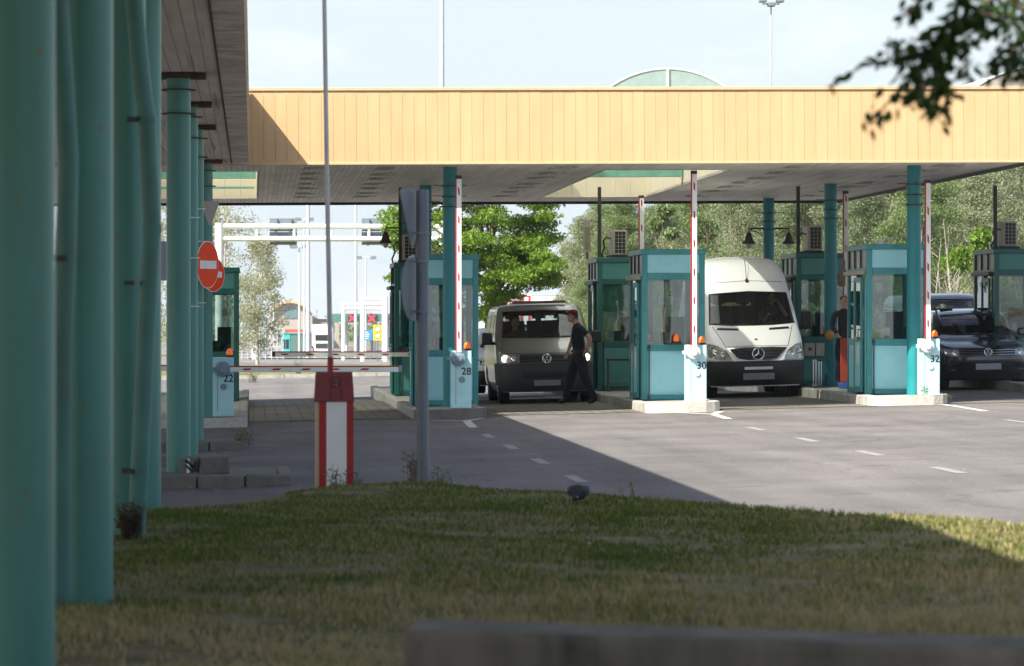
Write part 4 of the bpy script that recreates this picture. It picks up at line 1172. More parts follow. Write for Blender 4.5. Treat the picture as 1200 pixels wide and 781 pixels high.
KF, KS, KR = 18, 8, 6
def body_ring(S, z, off=0.0, zs=0.0):
    zz = min(max(z + zs, S['z'][0]), S['z'][-1])
    g = lambda k: float(pchip(S['z'], S[k], zz))
    w, f, r, cf, n = g('w') + off, g('f') - off, g('r') + off, g('c'), S.get('n', 2.7)
    cr = .25
    cf = min(cf, (r - f) * .45); cr = min(cr, (r - f) * .3)
    half = []
    for i in range(KF + 1):
        t = math.pi / 2 * i / KF
        half.append((w * math.sin(t) ** (2 / n), f + cf * (1 - max(0, math.cos(t)) ** (2 / n))))
    for i in range(1, KS):
        t = i / KS
        half.append((w, f + cf + (r - cr - f - cf) * t))
    for i in range(KR + 1):
        t = math.pi / 2 * (1 - i / KR)
        half.append((w * math.sin(t) ** (2 / 4.), r - cr * (1 - max(0, math.cos(t)) ** (2 / 4.))))
    return half + [(-x, y) for x, y in reversed(half[1:-1])]

def body_loft(S, z0, z1, nz, off=0.0, zs=0.0):
    mb = MB(); rings = []
    for i in range(nz + 1):
        t = i / nz
        z = z0 + (z1 - z0) * t
        rings.append([(x, y, z) for x, y in body_ring(S, z, off, zs)])
    n = len(rings[0])
    vs = [p for r in rings for p in r]
    fs = [(i * n + k, i * n + (k + 1) % n, (i + 1) * n + (k + 1) % n, (i + 1) * n + k) for i in range(nz) for k in range(n)]
    fs += [tuple(range(n)), tuple(nz * n + k for k in range(n))]
    return mb.add(vs, fs)

def body_band(S, z0, z1, ylim, nz=8, off=.012):
    mb = MB(); rows = []
    for i in range(nz + 3):
        zi = min(max(i - 1, 0), nz)
        z = z0 + (z1 - z0) * zi / nz
        o = off if 0 < i < nz + 2 else -.02
        ring = body_ring(S, z, o)
        h = [p for p in ring[:KF + KS] if p[1] < ylim]
        k = KF + 1
        h = ring[:k + 1]
        row = [(-x, y, z) for x, y in reversed(h[1:])] + [(x, y, z) for x, y in h]
        rows.append(row)
    n = len(rows[0])
    vs = [p for r in rows for p in r]
    return mb.add(vs, [(i * n + k, i * n + k + 1, (i + 1) * n + k + 1, (i + 1) * n + k) for i in range(len(rows) - 1) for k in range(n - 1)])

def resample(pl, m):
    pl = [Vector(p) for p in pl]
    L = [0]
    for a, b in zip(pl[:-1], pl[1:]): L.append(L[-1] + (b - a).length)
    out = []
    for i in range(m + 1):
        s = L[-1] * i / m
        for j in range(len(pl) - 1):
            if s <= L[j + 1] + 1e-9:
                t = (s - L[j]) / max(1e-9, L[j + 1] - L[j]); out.append(pl[j].lerp(pl[j + 1], t)); break
    return out

class Vehicle:
    def __init__(v, S, H):
        v.S = S
        mb = body_loft(S, S['z'][0], H, 46)
        v.outer = mb
        bm = bmesh.new(); me = mb.mesh('probe', [], None); bm.from_mesh(me)
        v.bvh = BVHTree.FromBMesh(bm); bm.free(); bpy.data.meshes.remove(me)
    def hit(v, x, z, axis='y', side=1, off=.006):
        if axis == 'y':
            p, nrm, i, d = v.bvh.ray_cast(Vector((x, -3, z)), Vector((0, 1, 0)))
        elif axis == 'r':
            p, nrm, i, d = v.bvh.ray_cast(Vector((x, 20, z)), Vector((0, -1, 0)))
        else:
            p, nrm, i, d = v.bvh.ray_cast(Vector((side * 3, x, z)), Vector((-side, 0, 0)))
        if p is None: return None
        return p
    def patch(v, bottom, top, m=14, nv=6, off=.006, axis='y', side=1, mirror=False, rim=True):
        bo, to = resample(bottom, m), resample(top, m)
        g, back = [], []
        for j in range(nv + 1):
            for i in range(m + 1):
                q = bo[i].lerp(to[i], j / nv)
                x = -q.x if mirror else q.x
                p = v.hit(x, q.y, axis, side)
                if p is None: p = Vector((x, .5, q.y)) if axis == 'y' else (Vector((x, 4, q.y)) if axis == 'r' else Vector((side * .7, x, q.y)))
                dr = {'y': Vector((0, -1, 0)), 'r': Vector((0, 1, 0)), 'x': Vector((side, 0, 0))}[axis]
                g.append(p + dr * off); back.append(p - dr * .03)
        w = m + 1; n = len(g)
        fs = [(j * w + i, j * w + i + 1, (j + 1) * w + i + 1, (j + 1) * w + i) for j in range(nv) for i in range(m)]
        if rim:
            edge = list(range(w)) + [j * w + m for j in range(1, nv + 1)] + [nv * w + i for i in range(m - 1, -1, -1)] + [j * w for j in range(nv - 1, 0, -1)]
            for a, b in zip(edge, edge[1:] + edge[:1]):
                fs.append((a, b, n + b, n + a))
        return MB().add([tuple(p) for p in g + back], fs)

def boolean(o, cutter_mb, m):
    c = cutter_mb.build('cutter', m, None)
    md = o.modifiers.new('cut', 'BOOLEAN'); md.operation = 'DIFFERENCE'; md.object = c; md.solver = 'EXACT'; md.material_mode = 'TRANSFER'
    dg = bpy.context.evaluated_depsgraph_get()
    me = bpy.data.meshes.new_from_object(o.evaluated_get(dg))
    o.modifiers.remove(md); old = o.data; o.data = me; bpy.data.meshes.remove(old)
    bpy.data.objects.remove(c)

def vehicle(name, label, cat, loc, sp, paint, group=None):
    S, H = sp['S'], sp['H']
    v = Vehicle(S, H)
    t = thing(name, label, cat, loc, 0, group)
    t.rotation_euler = (0, -.024, sp.get('rz', 0))
    body = v.outer.build('body', [paint, M_TRIM], None)
    inner = body_loft(S, sp['floor'], H - .07, 22, -.07, .05)
    boolean(body, inner, M_TRIM)
    def cut(bottom, top, a, b, axis):
        poly = [tuple(p) for p in bottom] + [tuple(p) for p in reversed(top)]
        boolean(body, MB().prism(poly, a, b, axis), M_BLACK)
    wb, wt = sp['wind']
    cut(wb, wt, -.5, sp['wind_depth'], 'y')
    rb, rt = sp['rear']
    cut(rb, rt, max(S['r']) - .9, max(S['r']) + .5, 'y')
    for sb, stp in sp['side']:
        cut(sb, stp, -1.5, 1.5, 'x')
    tr = sp['r']
    for y in sp['wheels']:
        boolean(body, MB().lathe([(tr + .06, -1.2), (tr + .06, 1.2)], 28, c=(0, y, tr), axis='x'), M_TRIM)
    body.parent = t
    body.data.polygons.foreach_set('use_smooth', [True] * len(body.data.polygons)); body.data.set_sharp_from_angle(angle=R(32))
    gl = sp.get('glass', G_CAR)
    v.patch(wb, wt, 22, 10, -.004, rim=False).build('windshield', gl, t, angle=180)
    # black surround of the windshield
    v.patch(rb, rt, 10, 5, -.004, 'r', rim=False).build('rear_window', gl, t, angle=180)
    for sb, stp in sp['side']:
        for s in (-1, 1):
            v.patch(sb, stp, 10, 5, -.004, 'x', s, rim=False).build('side_window', gl, t, angle=180)
    seal = MB()
    for side in (0,):
        ring = []
        bo, to = resample(wb, 16), resample(wt, 16)
        pts = bo + [to[-1]] + list(reversed(to))
        ring = [v.hit(p.x, p.y) for p in pts]
        ring = [p + Vector((0, -.004, 0)) for p in ring if p is not None]
        seal.tube(ring + [ring[0]], .014, 6)
    seal.build('window_seal', M_BLACK, t)
    if 'bumper' in sp:
        z0, z1 = sp['bumper']
        body_band(S, z0, z1, 1.0).build('bumper', sp.get('bumper_mat', M_BLACK), t, angle=40)
    for (b, tp, mm, nm, off) in sp['trim']:
        v.patch(b, tp, 16, 6, off).build(nm, mm, t, angle=40)
    for (b, tp) in sp['lights']:
        for mir in (False, True):
            hl = v.patch(b, tp, 10, 6, .014, mirror=mir).build('headlight', sp['lens'], t, angle=60)
            for (x, z, r) in sp['bulbs']:
                xx = -x if mir else x
                p = v.hit(xx, z)
                k = MB(); k.lathe([(r, .03), (r * 1.0, -.016), (r * .85, -.024), (r * .3, -.022), (0, -.018)], 18, c=(xx, p.y - .0, z), axis='y')
                lit = sp.get('lit') and abs(x) == sp['lit']
                k.build('lamp', mat('lit headlamp', (.8, .8, .8), .3, emit=((1, .86, .62), 14)) if lit else M_CHROME, hl, angle=40)
    for sl in sp.get('seams', ()):
        P = [v.hit(p.x, p.y) for p in resample(sl, 16)]
        P = [p for p in P if p is not None]
        MB().tube(P, .006, 5).build('panel_gap', M_BLACK, t)
    # grille bars
    for (x0, x1, z) in sp.get('bars', ()):
        k = MB(); P = [v.hit(x0 + (x1 - x0) * i / 8, z) + Vector((0, -.022, 0)) for i in range(9)]
        k.tube(P, sp.get('bar_r', .008), 6)
        k.build('grille_bar', sp.get('bar_mat', M_CHROME), t)
    if 'emblem' in sp:
        z, r, kind_ = sp['emblem']
        p = v.hit(0, z); y = p.y - .035
        k = MB()
        k.tube([(r * math.cos(a * math.pi / 12), y, z + r * math.sin(a * math.pi / 12)) for a in range(25)], r * .13, 8)
        w_ = r * .11
        if kind_ == 'star':
            for a in (90, 210, 330):
                c, s = math.cos(R(a)), math.sin(R(a))
                k.tube([(0, y, z), (r * c, y, z + r * s)], [r * .2, r * .05], 6)
        else:
            q = lambda a, b: (a * r, y, z + b * r)
            for seq in ([(-.38, .88), (0, .08), (.38, .88)], [(-.88, .38), (-.42, -.82), (0, .0), (.42, -.82), (.88, .38)]):
                for a, b in zip(seq[:-1], seq[1:]): k.tube([q(*a), q(*b)], w_, 6)
        k.build('emblem', M_CHROME, t, angle=50)
        MB().lathe([(r, 0), (r, .03)], 24, c=(0, y, z), axis='y').build('emblem_base', M_BLACK, t)
    if 'plate' in sp:
        x, z, w, h = sp['plate']; p = v.hit(x, z)
        MB().box(x - w / 2, x + w / 2, p.y - .045, p.y - .02, z - h / 2, z + h / 2).build('number_plate', sp.get('plate_mat', mat('grey number plate', (.20, .20, .215), .5)), t, .004)
    mx, my, mz, mw, mh = sp['mirror']
    for s in (-1, 1):
        k = MB(); k.box(s * mx - mw / 2, s * mx + mw / 2, my, my + .16, mz, mz + mh)
        mr = k.build('wing_mirror', sp.get('mirror_mat', M_BLACK), t, .03)
        k = MB(); k.tube([(s * (mx - .25), my + .2, mz + .02), (s * mx, my + .08, mz + .03)], .03, 8); k.build('mirror_arm', M_BLACK, mr)
    for y in sp['wheels']:
        for s in (-1, 1):
            xo = s * sp['track']
            w = MB(); w.lathe([(tr * .62, -.10), (tr * .93, -.105), (tr, -.08), (tr, .08), (tr * .93, .105), (tr * .62, .10)], 32, c=(xo, y, tr), axis='x')
            wh = w.build('wheel', M_RUBBER, t, angle=40)
            k = MB(); k.lathe([(tr * .62, -.08), (tr * .62, .08), (tr * .5, s * .09)], 24, c=(xo, y, tr), axis='x')
            for q in range(5):
                a = q * 2 * math.pi / 5
                k.tube([(xo + s * .09, y, tr), (xo + s * .095, y + tr * .6 * math.cos(a), tr + tr * .6 * math.sin(a))], .03, 6)
            k.build('rim', M_RIM, wh, angle=40)
    k = MB(); k.tube([(-sp['track'], sp['wheels'][0], tr), (sp['track'], sp['wheels'][0], tr)], .05, 8); k.tube([(-sp['track'], sp['wheels'][1], tr), (sp['track'], sp['wheels'][1], tr)], .05, 8)
    k.build('axle', M_BLACK, t)
    # cabin fittings
    dy, dz = sp['dash']
    k = MB(); k.box(-S['w'][5] + .16, S['w'][5] - .16, dy, dy + .45, sp['floor'], dz)
    k.build('dashboard', M_TRIM, t, .04)
    for i, (sx, sy) in enumerate(sp['seats']):
        sz = sp['seat_z']
        k = MB(); k.box(sx - .24, sx + .24, sy, sy + .12, sz, sz + .62); k.box(sx - .24, sx + .24, sy - .45, sy, sz - .12, sz + .04)
        k.box(sx - .13, sx + .13, sy + .02, sy + .11, sz + .66, sz + .86); k.box(sx - .06, sx + .06, sy + .05, sy + .08, sz + .6, sz + .7)
        k.build('seat', M_SEAT, t, .04)
    wx, wy, wz, wr = sp['wheel']
    k = MB(); c = Matrix.Translation((wx, wy, wz)) @ Matrix.Rotation(R(35), 4, 'X')
    k.tube([tuple(c @ Vector((wr * math.cos(a * math.pi / 12), 0, wr * math.sin(a * math.pi / 12)))) for a in range(25)], .017, 8)
    k.tube([tuple(c @ Vector((-wr, 0, 0))), tuple(c @ Vector((wr, 0, 0)))], .018, 6); k.tube([tuple(c @ Vector((0, 0, 0))), tuple(c @ Vector((0, .35, -.05)))], .03, 6)
    k.build('steering_wheel', M_BLACK, t)
    k = MB()
    for (a, b) in sp.get('wipers', ()):
        P = [v.hit(a[0] + (b[0] - a[0]) * i / 6, a[1] + (b[1] - a[1]) * i / 6) + Vector((0, -.02, .0)) for i in range(7)]
        k.tube(P, .009, 6)
    if k.v: k.build('wiper', M_BLACK, t)
    return t, v

mir = lambda pts: [(-x, z) for x, z in reversed(pts)]
LENS = mat('headlight lens', (.42, .43, .42), .12, metal=.6, var=.5, scale=14)
LENSY = mat('aged headlight lens', (.48, .46, .40), .12, metal=.5, var=.45, scale=12)
PAINT_BEIGE = mat('silver beige car paint', (.20, .19, .172), .35, metal=.35, var=.04, coat=.6)
PAINT_WHITE = mat('white van paint', (.90, .89, .875), .35, var=.03, coat=.5, dirt=.08, dirtcol=(.5, .47, .42))
PAINT_BLACK = mat('black car paint', (.010, .010, .011), .22, var=.1, coat=1.0)
PAINT_SILVER = mat('pale sedan paint', (.62, .64, .66), .35, var=.04, coat=.5)
M_DKGREY = mat('dark grey bumper plastic', (.035, .036, .039), .6, var=.15)

VAN = dict(S=dict(z=[.22, .40, .60, .80, .95, 1.02, 1.12, 1.24, 1.30, 1.5, 1.68, 1.80, 1.88, 1.93, 1.957, 1.968],
                  w=[.86, .93, .945, .95, .95, .95, .945, .935, .93, .905, .875, .845, .81, .74, .62, .42],
                  f=[.12, .03, .0, .02, .07, .14, .42, .78, .90, 1.14, 1.38, 1.56, 1.72, 1.92, 2.25, 2.7],
                  r=[4.85, 4.88, 4.89, 4.89, 4.88, 4.88, 4.87, 4.86, 4.85, 4.80, 4.76, 4.72, 4.68, 4.6, 4.4, 4.0],
                  c=[.55, .62, .65, .65, .62, .60, .50, .42, .40, .36, .34, .34, .36, .4, .5, .5]), H=1.968,
           floor=.75, wind=([(-.80, 1.30), (-.4, 1.285), (0, 1.28), (.4, 1.285), (.80, 1.30)], [(-.735, 1.80), (0, 1.825), (.735, 1.80)]), wind_depth=2.3,
           rear=([(-.7, 1.2), (.7, 1.2)], [(-.62, 1.72), (.62, 1.72)]),
           side=[([(1.22, 1.18), (2.05, 1.16)], [(1.75, 1.74), (2.05, 1.76)]), ([(2.2, 1.16), (3.2, 1.16)], [(2.2, 1.76), (3.2, 1.76)]), ([(3.35, 1.16), (4.5, 1.16)], [(3.35, 1.76), (4.4, 1.74)])],
           bumper=(.24, .795), bumper_mat=M_DKGREY,
           seams=[[(-.90, .99), (-.5, .985), (0, .98), (.5, .985), (.90, .99)], [(-.84, 1.0), (-.80, 1.25)], [(.84, 1.0), (.80, 1.25)]],
           trim=[([(-.52, .80), (.52, .80)], [(-.54, .965), (.54, .965)], M_BLACK, 'grille', .010),
                 ([(-.48, .50), (.48, .50)], [(-.50, .62), (.50, .62)], M_BLACK, 'air_intake', .016)],
           lights=[([(.56, .80), (.90, .82)], [(.52, .95), (.915, .97)])], lens=LENS, bulbs=[(.80, .885, .062), (.64, .88, .045)], lit=.80,
           bars=[(-.50, .50, .845), (-.52, .52, .915)], bar_mat=M_DKGREY, bar_r=.012, emblem=(.875, .085, 'vw'), plate=(-.0, .40, .52, .11),
           mirror=(1.09, 1.12, 1.16, .20, .24), mirror_mat=M_BLACK, wheels=(.86, 3.86), track=.815, r=.335,
           dash=(1.05, 1.22), seats=[(-.5, 2.25), (.5, 2.25), (-.45, 3.3), (.1, 3.3), (.55, 3.3)], seat_z=1.0, wheel=(.48, 1.62, 1.28, .19),
           wipers=[((-.72, 1.315), (-.05, 1.30)), ((-.02, 1.315), (.66, 1.30))])
SPRINT = dict(S=dict(z=[.22, .40, .62, .72, .95, 1.02, 1.20, 1.36, 1.43, 1.7, 2.0, 2.12, 2.4, 2.6, 2.72, 2.79, 2.82],
                     w=[.90, .965, .985, .985, .985, .98, .97, .96, .955, .925, .885, .865, .83, .78, .70, .58, .40],
                     f=[.14, .03, .0, .02, .09, .14, .36, .62, .72, 1.0, 1.28, 1.38, 1.62, 1.88, 2.15, 2.5, 2.9],
                     r=[5.85, 5.88, 5.9, 5.9, 5.9, 5.9, 5.9, 5.9, 5.9, 5.88, 5.85, 5.83, 5.8, 5.75, 5.65, 5.5, 5.2],
                     c=[.6, .7, .72, .70, .66, .64, .55, .48, .44, .40, .38, .38, .42, .5, .6, .7, .7]), H=2.82,
              floor=.85, wind=([(-.845, 1.46), (-.4, 1.43), (0, 1.425), (.4, 1.43), (.845, 1.46)], [(-.775, 2.06), (0, 2.10), (.775, 2.06)]), wind_depth=2.2,
              rear=([(-.7, 1.35), (.7, 1.35)], [(-.62, 1.9), (.62, 1.9)]),
              side=[([(1.25, 1.35), (2.05, 1.25)], [(1.75, 1.98), (2.05, 2.0)])],
              bumper=(.24, .725), bumper_mat=M_BLACK,
              seams=[[(-.62, 1.01), (-.70, 1.2), (-.80, 1.41)], [(.62, 1.01), (.70, 1.2), (.80, 1.41)], [(-.62, 1.01), (0, 1.02), (.62, 1.01)], [(-.80, 2.28), (0, 2.32), (.80, 2.28)], [(-.97, .74), (-.5, .735)], [(.97, .74), (.5, .735)]],
              trim=[([(-.40, .755), (-.2, .725), (.2, .725), (.40, .755)], [(-.60, .985), (-.3, 1.0), (.3, 1.0), (.60, .985)], M_CHROME, 'grille_surround', .010),
                    ([(-.375, .775), (-.2, .745), (.2, .745), (.375, .775)], [(-.565, .965), (-.3, .98), (.3, .98), (.565, .965)], M_BLACK, 'grille', .018),
                    ([(-.28, .555), (.28, .555)], [(-.28, .61), (.28, .61)], M_WHITE, 'bumper_sticker', .020),
                    ([(-.74, 1.345), (-.30, 1.325)], [(-.70, 1.39), (-.31, 1.37)], M_BLACK, 'bonnet_vent', .004),
                    ([(.30, 1.325), (.74, 1.345)], [(.31, 1.37), (.70, 1.39)], M_BLACK, 'bonnet_vent', .004),
                    ([(-.03, 1.135), (.03, 1.135)], [(-.03, 1.165), (.03, 1.165)], M_CHROME, 'bonnet_badge', .004)],
              lights=[([(.52, .76), (.72, .755), (.94, .80)], [(.60, .93), (.78, 1.04), (.965, 1.09)])], lens=LENSY, bulbs=[(.82, .90, .075), (.68, .86, .05)],
              bars=[(-.44, .44, .82), (-.48, .48, .875), (-.52, .52, .93)], bar_mat=M_DKGREY, bar_r=.011, emblem=(.86, .115, 'star'), plate=(0, .42, .62, .13),
              mirror=(1.16, 1.30, 1.32, .20, .36), wheels=(1.0, 4.65), track=.84, r=.345,
              dash=(1.1, 1.36), seats=[(-.5, 2.1), (.5, 2.1), (0, 2.15)], seat_z=1.2, wheel=(.48, 1.62, 1.44, .22),
              wipers=[((-.78, 1.475), (-.1, 1.45)), ((-.05, 1.47), (.6, 1.45))])
SUV = dict(S=dict(z=[.20, .40, .60, .76, .84, .92, 1.0, 1.06, 1.12, 1.3, 1.48, 1.57, 1.62, 1.645, 1.655],
                  w=[.84, .90, .918, .92, .918, .915, .905, .89, .87, .82, .75, .69, .60, .48, .32],
                  f=[.12, .03, .0, .03, .12, .34, .72, 1.08, 1.24, 1.48, 1.78, 2.0, 2.25, 2.5, 2.75],
                  r=[4.42, 4.48, 4.49, 4.49, 4.48, 4.47, 4.45, 4.42, 4.40, 4.3, 4.2, 4.1, 4.0, 3.8, 3.5],
                  c=[.55, .65, .7, .7, .68, .62, .52, .46, .44, .40, .38, .4, .45, .5, .4]), H=1.655,
           floor=.62, wind=([(-.74, 1.15), (-.4, 1.125), (0, 1.115), (.4, 1.125), (.74, 1.15)], [(-.60, 1.52), (0, 1.545), (.60, 1.52)]), wind_depth=2.4,
           rear=([(-.6, 1.1), (.6, 1.1)], [(-.5, 1.42), (.5, 1.42)]),
           side=[([(1.5, 1.05), (2.45, 1.03)], [(2.0, 1.46), (2.45, 1.5)]), ([(2.55, 1.03), (3.7, 1.06)], [(2.55, 1.5), (3.5, 1.44)])],
           bumper=(.22, .40), bumper_mat=M_BLACK,
           seams=[[(-.86, .90), (-.5, .855), (0, .845), (.5, .855), (.86, .90)], [(-.89, .60), (-.4, .60), (.4, .60), (.89, .60)]],
           trim=[([(-.56, .70), (.56, .70)], [(-.58, .815), (.58, .815)], M_BLACK, 'grille', .008),
                 ([(-.55, .33), (.55, .33)], [(-.50, .46), (.50, .46)], M_BLACK, 'air_intake', .012),
                 ([(.60, .33), (.80, .35)], [(.62, .43), (.82, .44)], M_BLACK, 'fog_light_frame', .008),
                 ([(-.80, .35), (-.60, .33)], [(-.82, .44), (-.62, .43)], M_BLACK, 'fog_light_frame', .008),
                 ([(.62, .37), (.75, .375)], [(.63, .415), (.76, .42)], LENS, 'fog_light', .016),
                 ([(-.75, .375), (-.62, .37)], [(-.76, .42), (-.63, .415)], LENS, 'fog_light', .016)],
           lights=[([(.56, .69), (.72, .68), (.88, .74)], [(.58, .82), (.74, .83), (.895, .86)])], lens=LENS, bulbs=[(.80, .775, .05), (.66, .755, .05)],
           bars=[(-.58, .58, .705), (-.60, .60, .80), (-.56, .56, .755)], bar_mat=M_CHROME, bar_r=.008, emblem=(.758, .078, 'vw'), plate=(.0, .47, .52, .125),
           plate_mat=mat('pale grey number plate', (.34, .34, .36), .5),
           mirror=(1.02, 1.45, 1.08, .20, .15), mirror_mat=PAINT_BLACK, wheels=(.86, 3.54), track=.80, r=.345,
           dash=(1.35, 1.08), seats=[(-.4, 2.35), (.4, 2.35), (-.4, 3.2), (.4, 3.2)], seat_z=.80, wheel=(.40, 1.85, 1.05, .18), glass=G_CARDK,
           wipers=[((-.66, 1.155), (-.02, 1.135))])
SUV['bumper_mat'] = M_BLACK
SED = dict(SUV); SED['S'] = {k: ([x * (.875 if k == 'z' else 1) for x in vv] if isinstance(vv, list) else vv) for k, vv in SUV['S'].items()}
kz = .875
sc2 = lambda L: [(x, z * kz) for x, z in L]
SED.update(H=1.655 * kz, floor=.55, wind=(sc2(SUV['wind'][0]), sc2(SUV['wind'][1])), rear=(sc2(SUV['rear'][0]), sc2(SUV['rear'][1])), side=[(sc2(a), sc2(b)) for a, b in SUV['side']],
           trim=[(sc2(a), sc2(b), m, n, o) for a, b, m, n, o in SUV['trim']], lights=[(sc2(a), sc2(b)) for a, b in SUV['lights']], bulbs=[(x, z * kz, r) for x, z, r in SUV['bulbs']],
           bars=[(a, b, z * kz) for a, b, z in SUV['bars']], plate=(0, .46, .52, .12), mirror=(1.0, 1.45, .95, .19, .14), mirror_mat=M_BLACK, r=.32, dash=(1.35, .95), seat_z=.62, wheel=(.4, 1.85, .92, .18),
           wipers=[], glass=G_CAR)
SED['seams'] = [];SED.pop('emblem'); SED['bumper'] = (.19, .50)
BVAN = dict(VAN); BVAN.pop('emblem'); BVAN.pop('lit'); BVAN['bumper_mat'] = M_BLACK

vX, vY = XY(642, 75.0), 75.0
van, vv = vehicle('van', 'silver beige passenger van with lit headlights and a police officer before it', 'van', (vX, vY, gz(vX, vY) + .01), VAN, PAINT_BEIGE)
lb = MB(); lb.box(-.50, .55, 1.98, 2.06, 1.965, 2.015); lb.box(-.50, .55, 1.975, 1.982, 1.975, 2.005, 1)
lb.build('roof_light_bar', [M_DARK, mat('red bar lens', (.20, .05, .03), .35)], van)
sX, sY = XY(890, 75.2), 75.2
spr, sv = vehicle('van', 'tall white high roof delivery van with a three pointed star on its grille', 'van', (sX, sY, gz(sX, sY) + .01), SPRINT, PAINT_WHITE)
k = MB(); p = sv.hit(0, 2.32); k.ball((0, p.y, 2.32), (.035, .06, .05)); k.tube([(0, p.y, 2.33), (0, p.y + .15, 2.62), (0, p.y + .34, 2.76)], .006, 6); k.build('roof_aerial', M_BLACK, spr)
uX, uY = XY(1159, 77.0), 77.0
suv, uv_ = vehicle('car', 'black compact off-road car with roof rails waiting by barrier 32', 'car', (uX, uY, gz(uX, uY) + .01), SUV, PAINT_BLACK)
k = MB()
for s in (-1, 1):
    k.tube([(s * .66, 2.1, 1.58), (s * .66, 2.25, 1.68), (s * .66, 3.4, 1.68), (s * .66, 3.55, 1.56)], .02, 8)
k.build('roof_rail', M_BLACK, suv)
bX, bY = XY(1122, 84.5), 84.5
vehicle('van', 'black van queueing behind the black car, its roof and windscreen showing', 'van', (bX, bY, gz(bX, bY) + .12), BVAN, PAINT_BLACK)
dX, dY = XY(609, 83.2), 83.2
vehicle('car', 'pale saloon car queueing behind the silver van, a sliver of it showing', 'car', (dX, dY, gz(dX, dY) + .10), SED, PAINT_SILVER)

p = sv.hit(-.62, 1.47)
o = MB().box(-.70, -.56, p.y + .10, p.y + .22, 1.365, 1.43).build('paper', M_WHITE, spr)
o = MB().box(-.05, .02, sv.hit(0, 1.9).y + .25, sv.hit(0, 1.9).y + .28, 1.88, 1.97).build('rear_view_mirror', M_BLACK, spr)
o = MB().box(-.11, .11, vv.hit(0, 1.7).y + .18, vv.hit(0, 1.7).y + .21, 1.66, 1.73).build('rear_view_mirror', M_BLACK, van)
# ================================================================== PEOPLE
def head(mb, c, yaw, sc=1.0, skin=0, hair=1, tilt=0):
    mb.M = Matrix.Translation(c) @ Matrix.Rotation(yaw, 4, 'Z') @ Matrix.Rotation(tilt, 4, 'X') @ Matrix.Scale(sc, 4)
    mb.ball((0, .012, .02), (.074, .094, .10), 20, 12, skin)
    mb.ball((0, -.025, -.05), (.058, .066, .068), 16, 10, skin)
    mb.add([(-.014, -.088, -.028), (.014, -.088, -.028), (0, -.122, -.024), (0, -.090, .022)], [(0, 1, 2), (0, 2, 3), (1, 3, 2)], skin)
    for s in (-1, 1):
        mb.ball((s * .075, .012, -.012), (.012, .022, .034), 10, 7, skin)
        mb.ball((s * .029, -.079, .008), (.013, .010, .008), 10, 7, 2)
        mb.box(s * .029 - .017, s * .029 + .017, -.092, -.078, .023, .029, hair)
    mb.ball((0, -.086, -.062), (.022, .008, .006), 10, 6, 3)
    mb.M = None
M_EYE = mat('eye', (.06, .05, .045), .2)
M_LIP = mat('lip', (.33, .13, .11), .5)

def person(name, label, loc, J, E, root, mats, headspec, subdiv=2):
    """J joint -> (x,y,z,r); E (a,b,region index into mats)."""
    names = list(J); me = bpy.data.meshes.new('p')
    me.from_pydata([J[k][:3] for k in names], [(names.index(a), names.index(b)) for a, b, _ in E], [])
    o = bpy.data.objects.new('p', me); link(o)
    md = o.modifiers.new('skin', 'SKIN'); md.use_smooth_shade = True; md.branch_smoothing = .4
    lay = me.skin_vertices[0] if me.skin_vertices else None
    if lay is None:
        bpy.context.view_layer.objects.active = o
        bm = bmesh.new(); bm.from_mesh(me); bm.verts.layers.skin.verify(); bm.to_mesh(me); bm.free(); lay = me.skin_vertices[0]
    for i, k in enumerate(names):
        r = J[k][3]; lay.data[i].radius = (r, J[k][4] if len(J[k]) > 4 else r)
        lay.data[i].use_root = (k == root)
    s = o.modifiers.new('s', 'SUBSURF'); s.levels = subdiv; s.render_levels = subdiv
    dg = bpy.context.evaluated_depsgraph_get()
    bo = bpy.data.meshes.new_from_object(o.evaluated_get(dg)); bpy.data.objects.remove(o)
    mb = MB()
    segs = [(Vector(J[a][:3]), Vector(J[b][:3]), (J[a][3] + J[b][3]) / 2, rg) for a, b, rg in E]
    vs = [tuple(v.co) for v in bo.vertices]
    mb.add(vs, [tuple(p.vertices) for p in bo.polygons])
    for i, p in enumerate(bo.polygons):
        c = p.center; best = 1e9
        for a, b, r, rg in segs:
            ab = b - a; t = max(0, min(1, (c - a).dot(ab) / max(1e-9, ab.length_squared)))
            d = (c - (a + ab * t)).length / r
            if d < best: best, mb.m[i] = d, rg
    for hs in headspec: head(mb, *hs[0:1], *hs[1:])
    ob = mb.build(name, mats, None, angle=180)
    ob.location = loc
    return tag(ob, label, 'person')

def hand(J, E, pre, wrist, d, side, skin=0, curl=.35):
    """palm and five fingers from a wrist along direction d; side is the across-palm vector"""
    w = Vector(J[wrist][:3]); d = Vector(d).normalized(); s = Vector(side).normalized(); nrm = d.cross(s)
    J[pre + 'palm'] = (*(w + d * .075), .028, .020); E.append((wrist, pre + 'palm', skin))
    for i, (off, L) in enumerate(((-.030, .068), (-.010, .078), (.010, .074), (.028, .058))):
        a = w + d * .085 + s * off; b = a + d * L * .55 + nrm * L * curl * .4; c = b + d * L * .35 + nrm * L * curl * .8
        for q, p in (('a', a), ('b', b), ('c', c)): J['%s%d%s' % (pre, i, q)] = (*p, .0095)
        E += [(pre + 'palm', '%s%da' % (pre, i), skin), ('%s%da' % (pre, i), '%s%db' % (pre, i), skin), ('%s%db' % (pre, i), '%s%dc' % (pre, i), skin)]
    a = w + d * .035 - s * .038; b = a + d * .035 - s * .012 + nrm * .012
    J[pre + 'ta'] = (*a, .011); J[pre + 'tb'] = (*b, .0095)
    E += [(pre + 'palm', pre + 'ta', skin), (pre + 'ta', pre + 'tb', skin)]

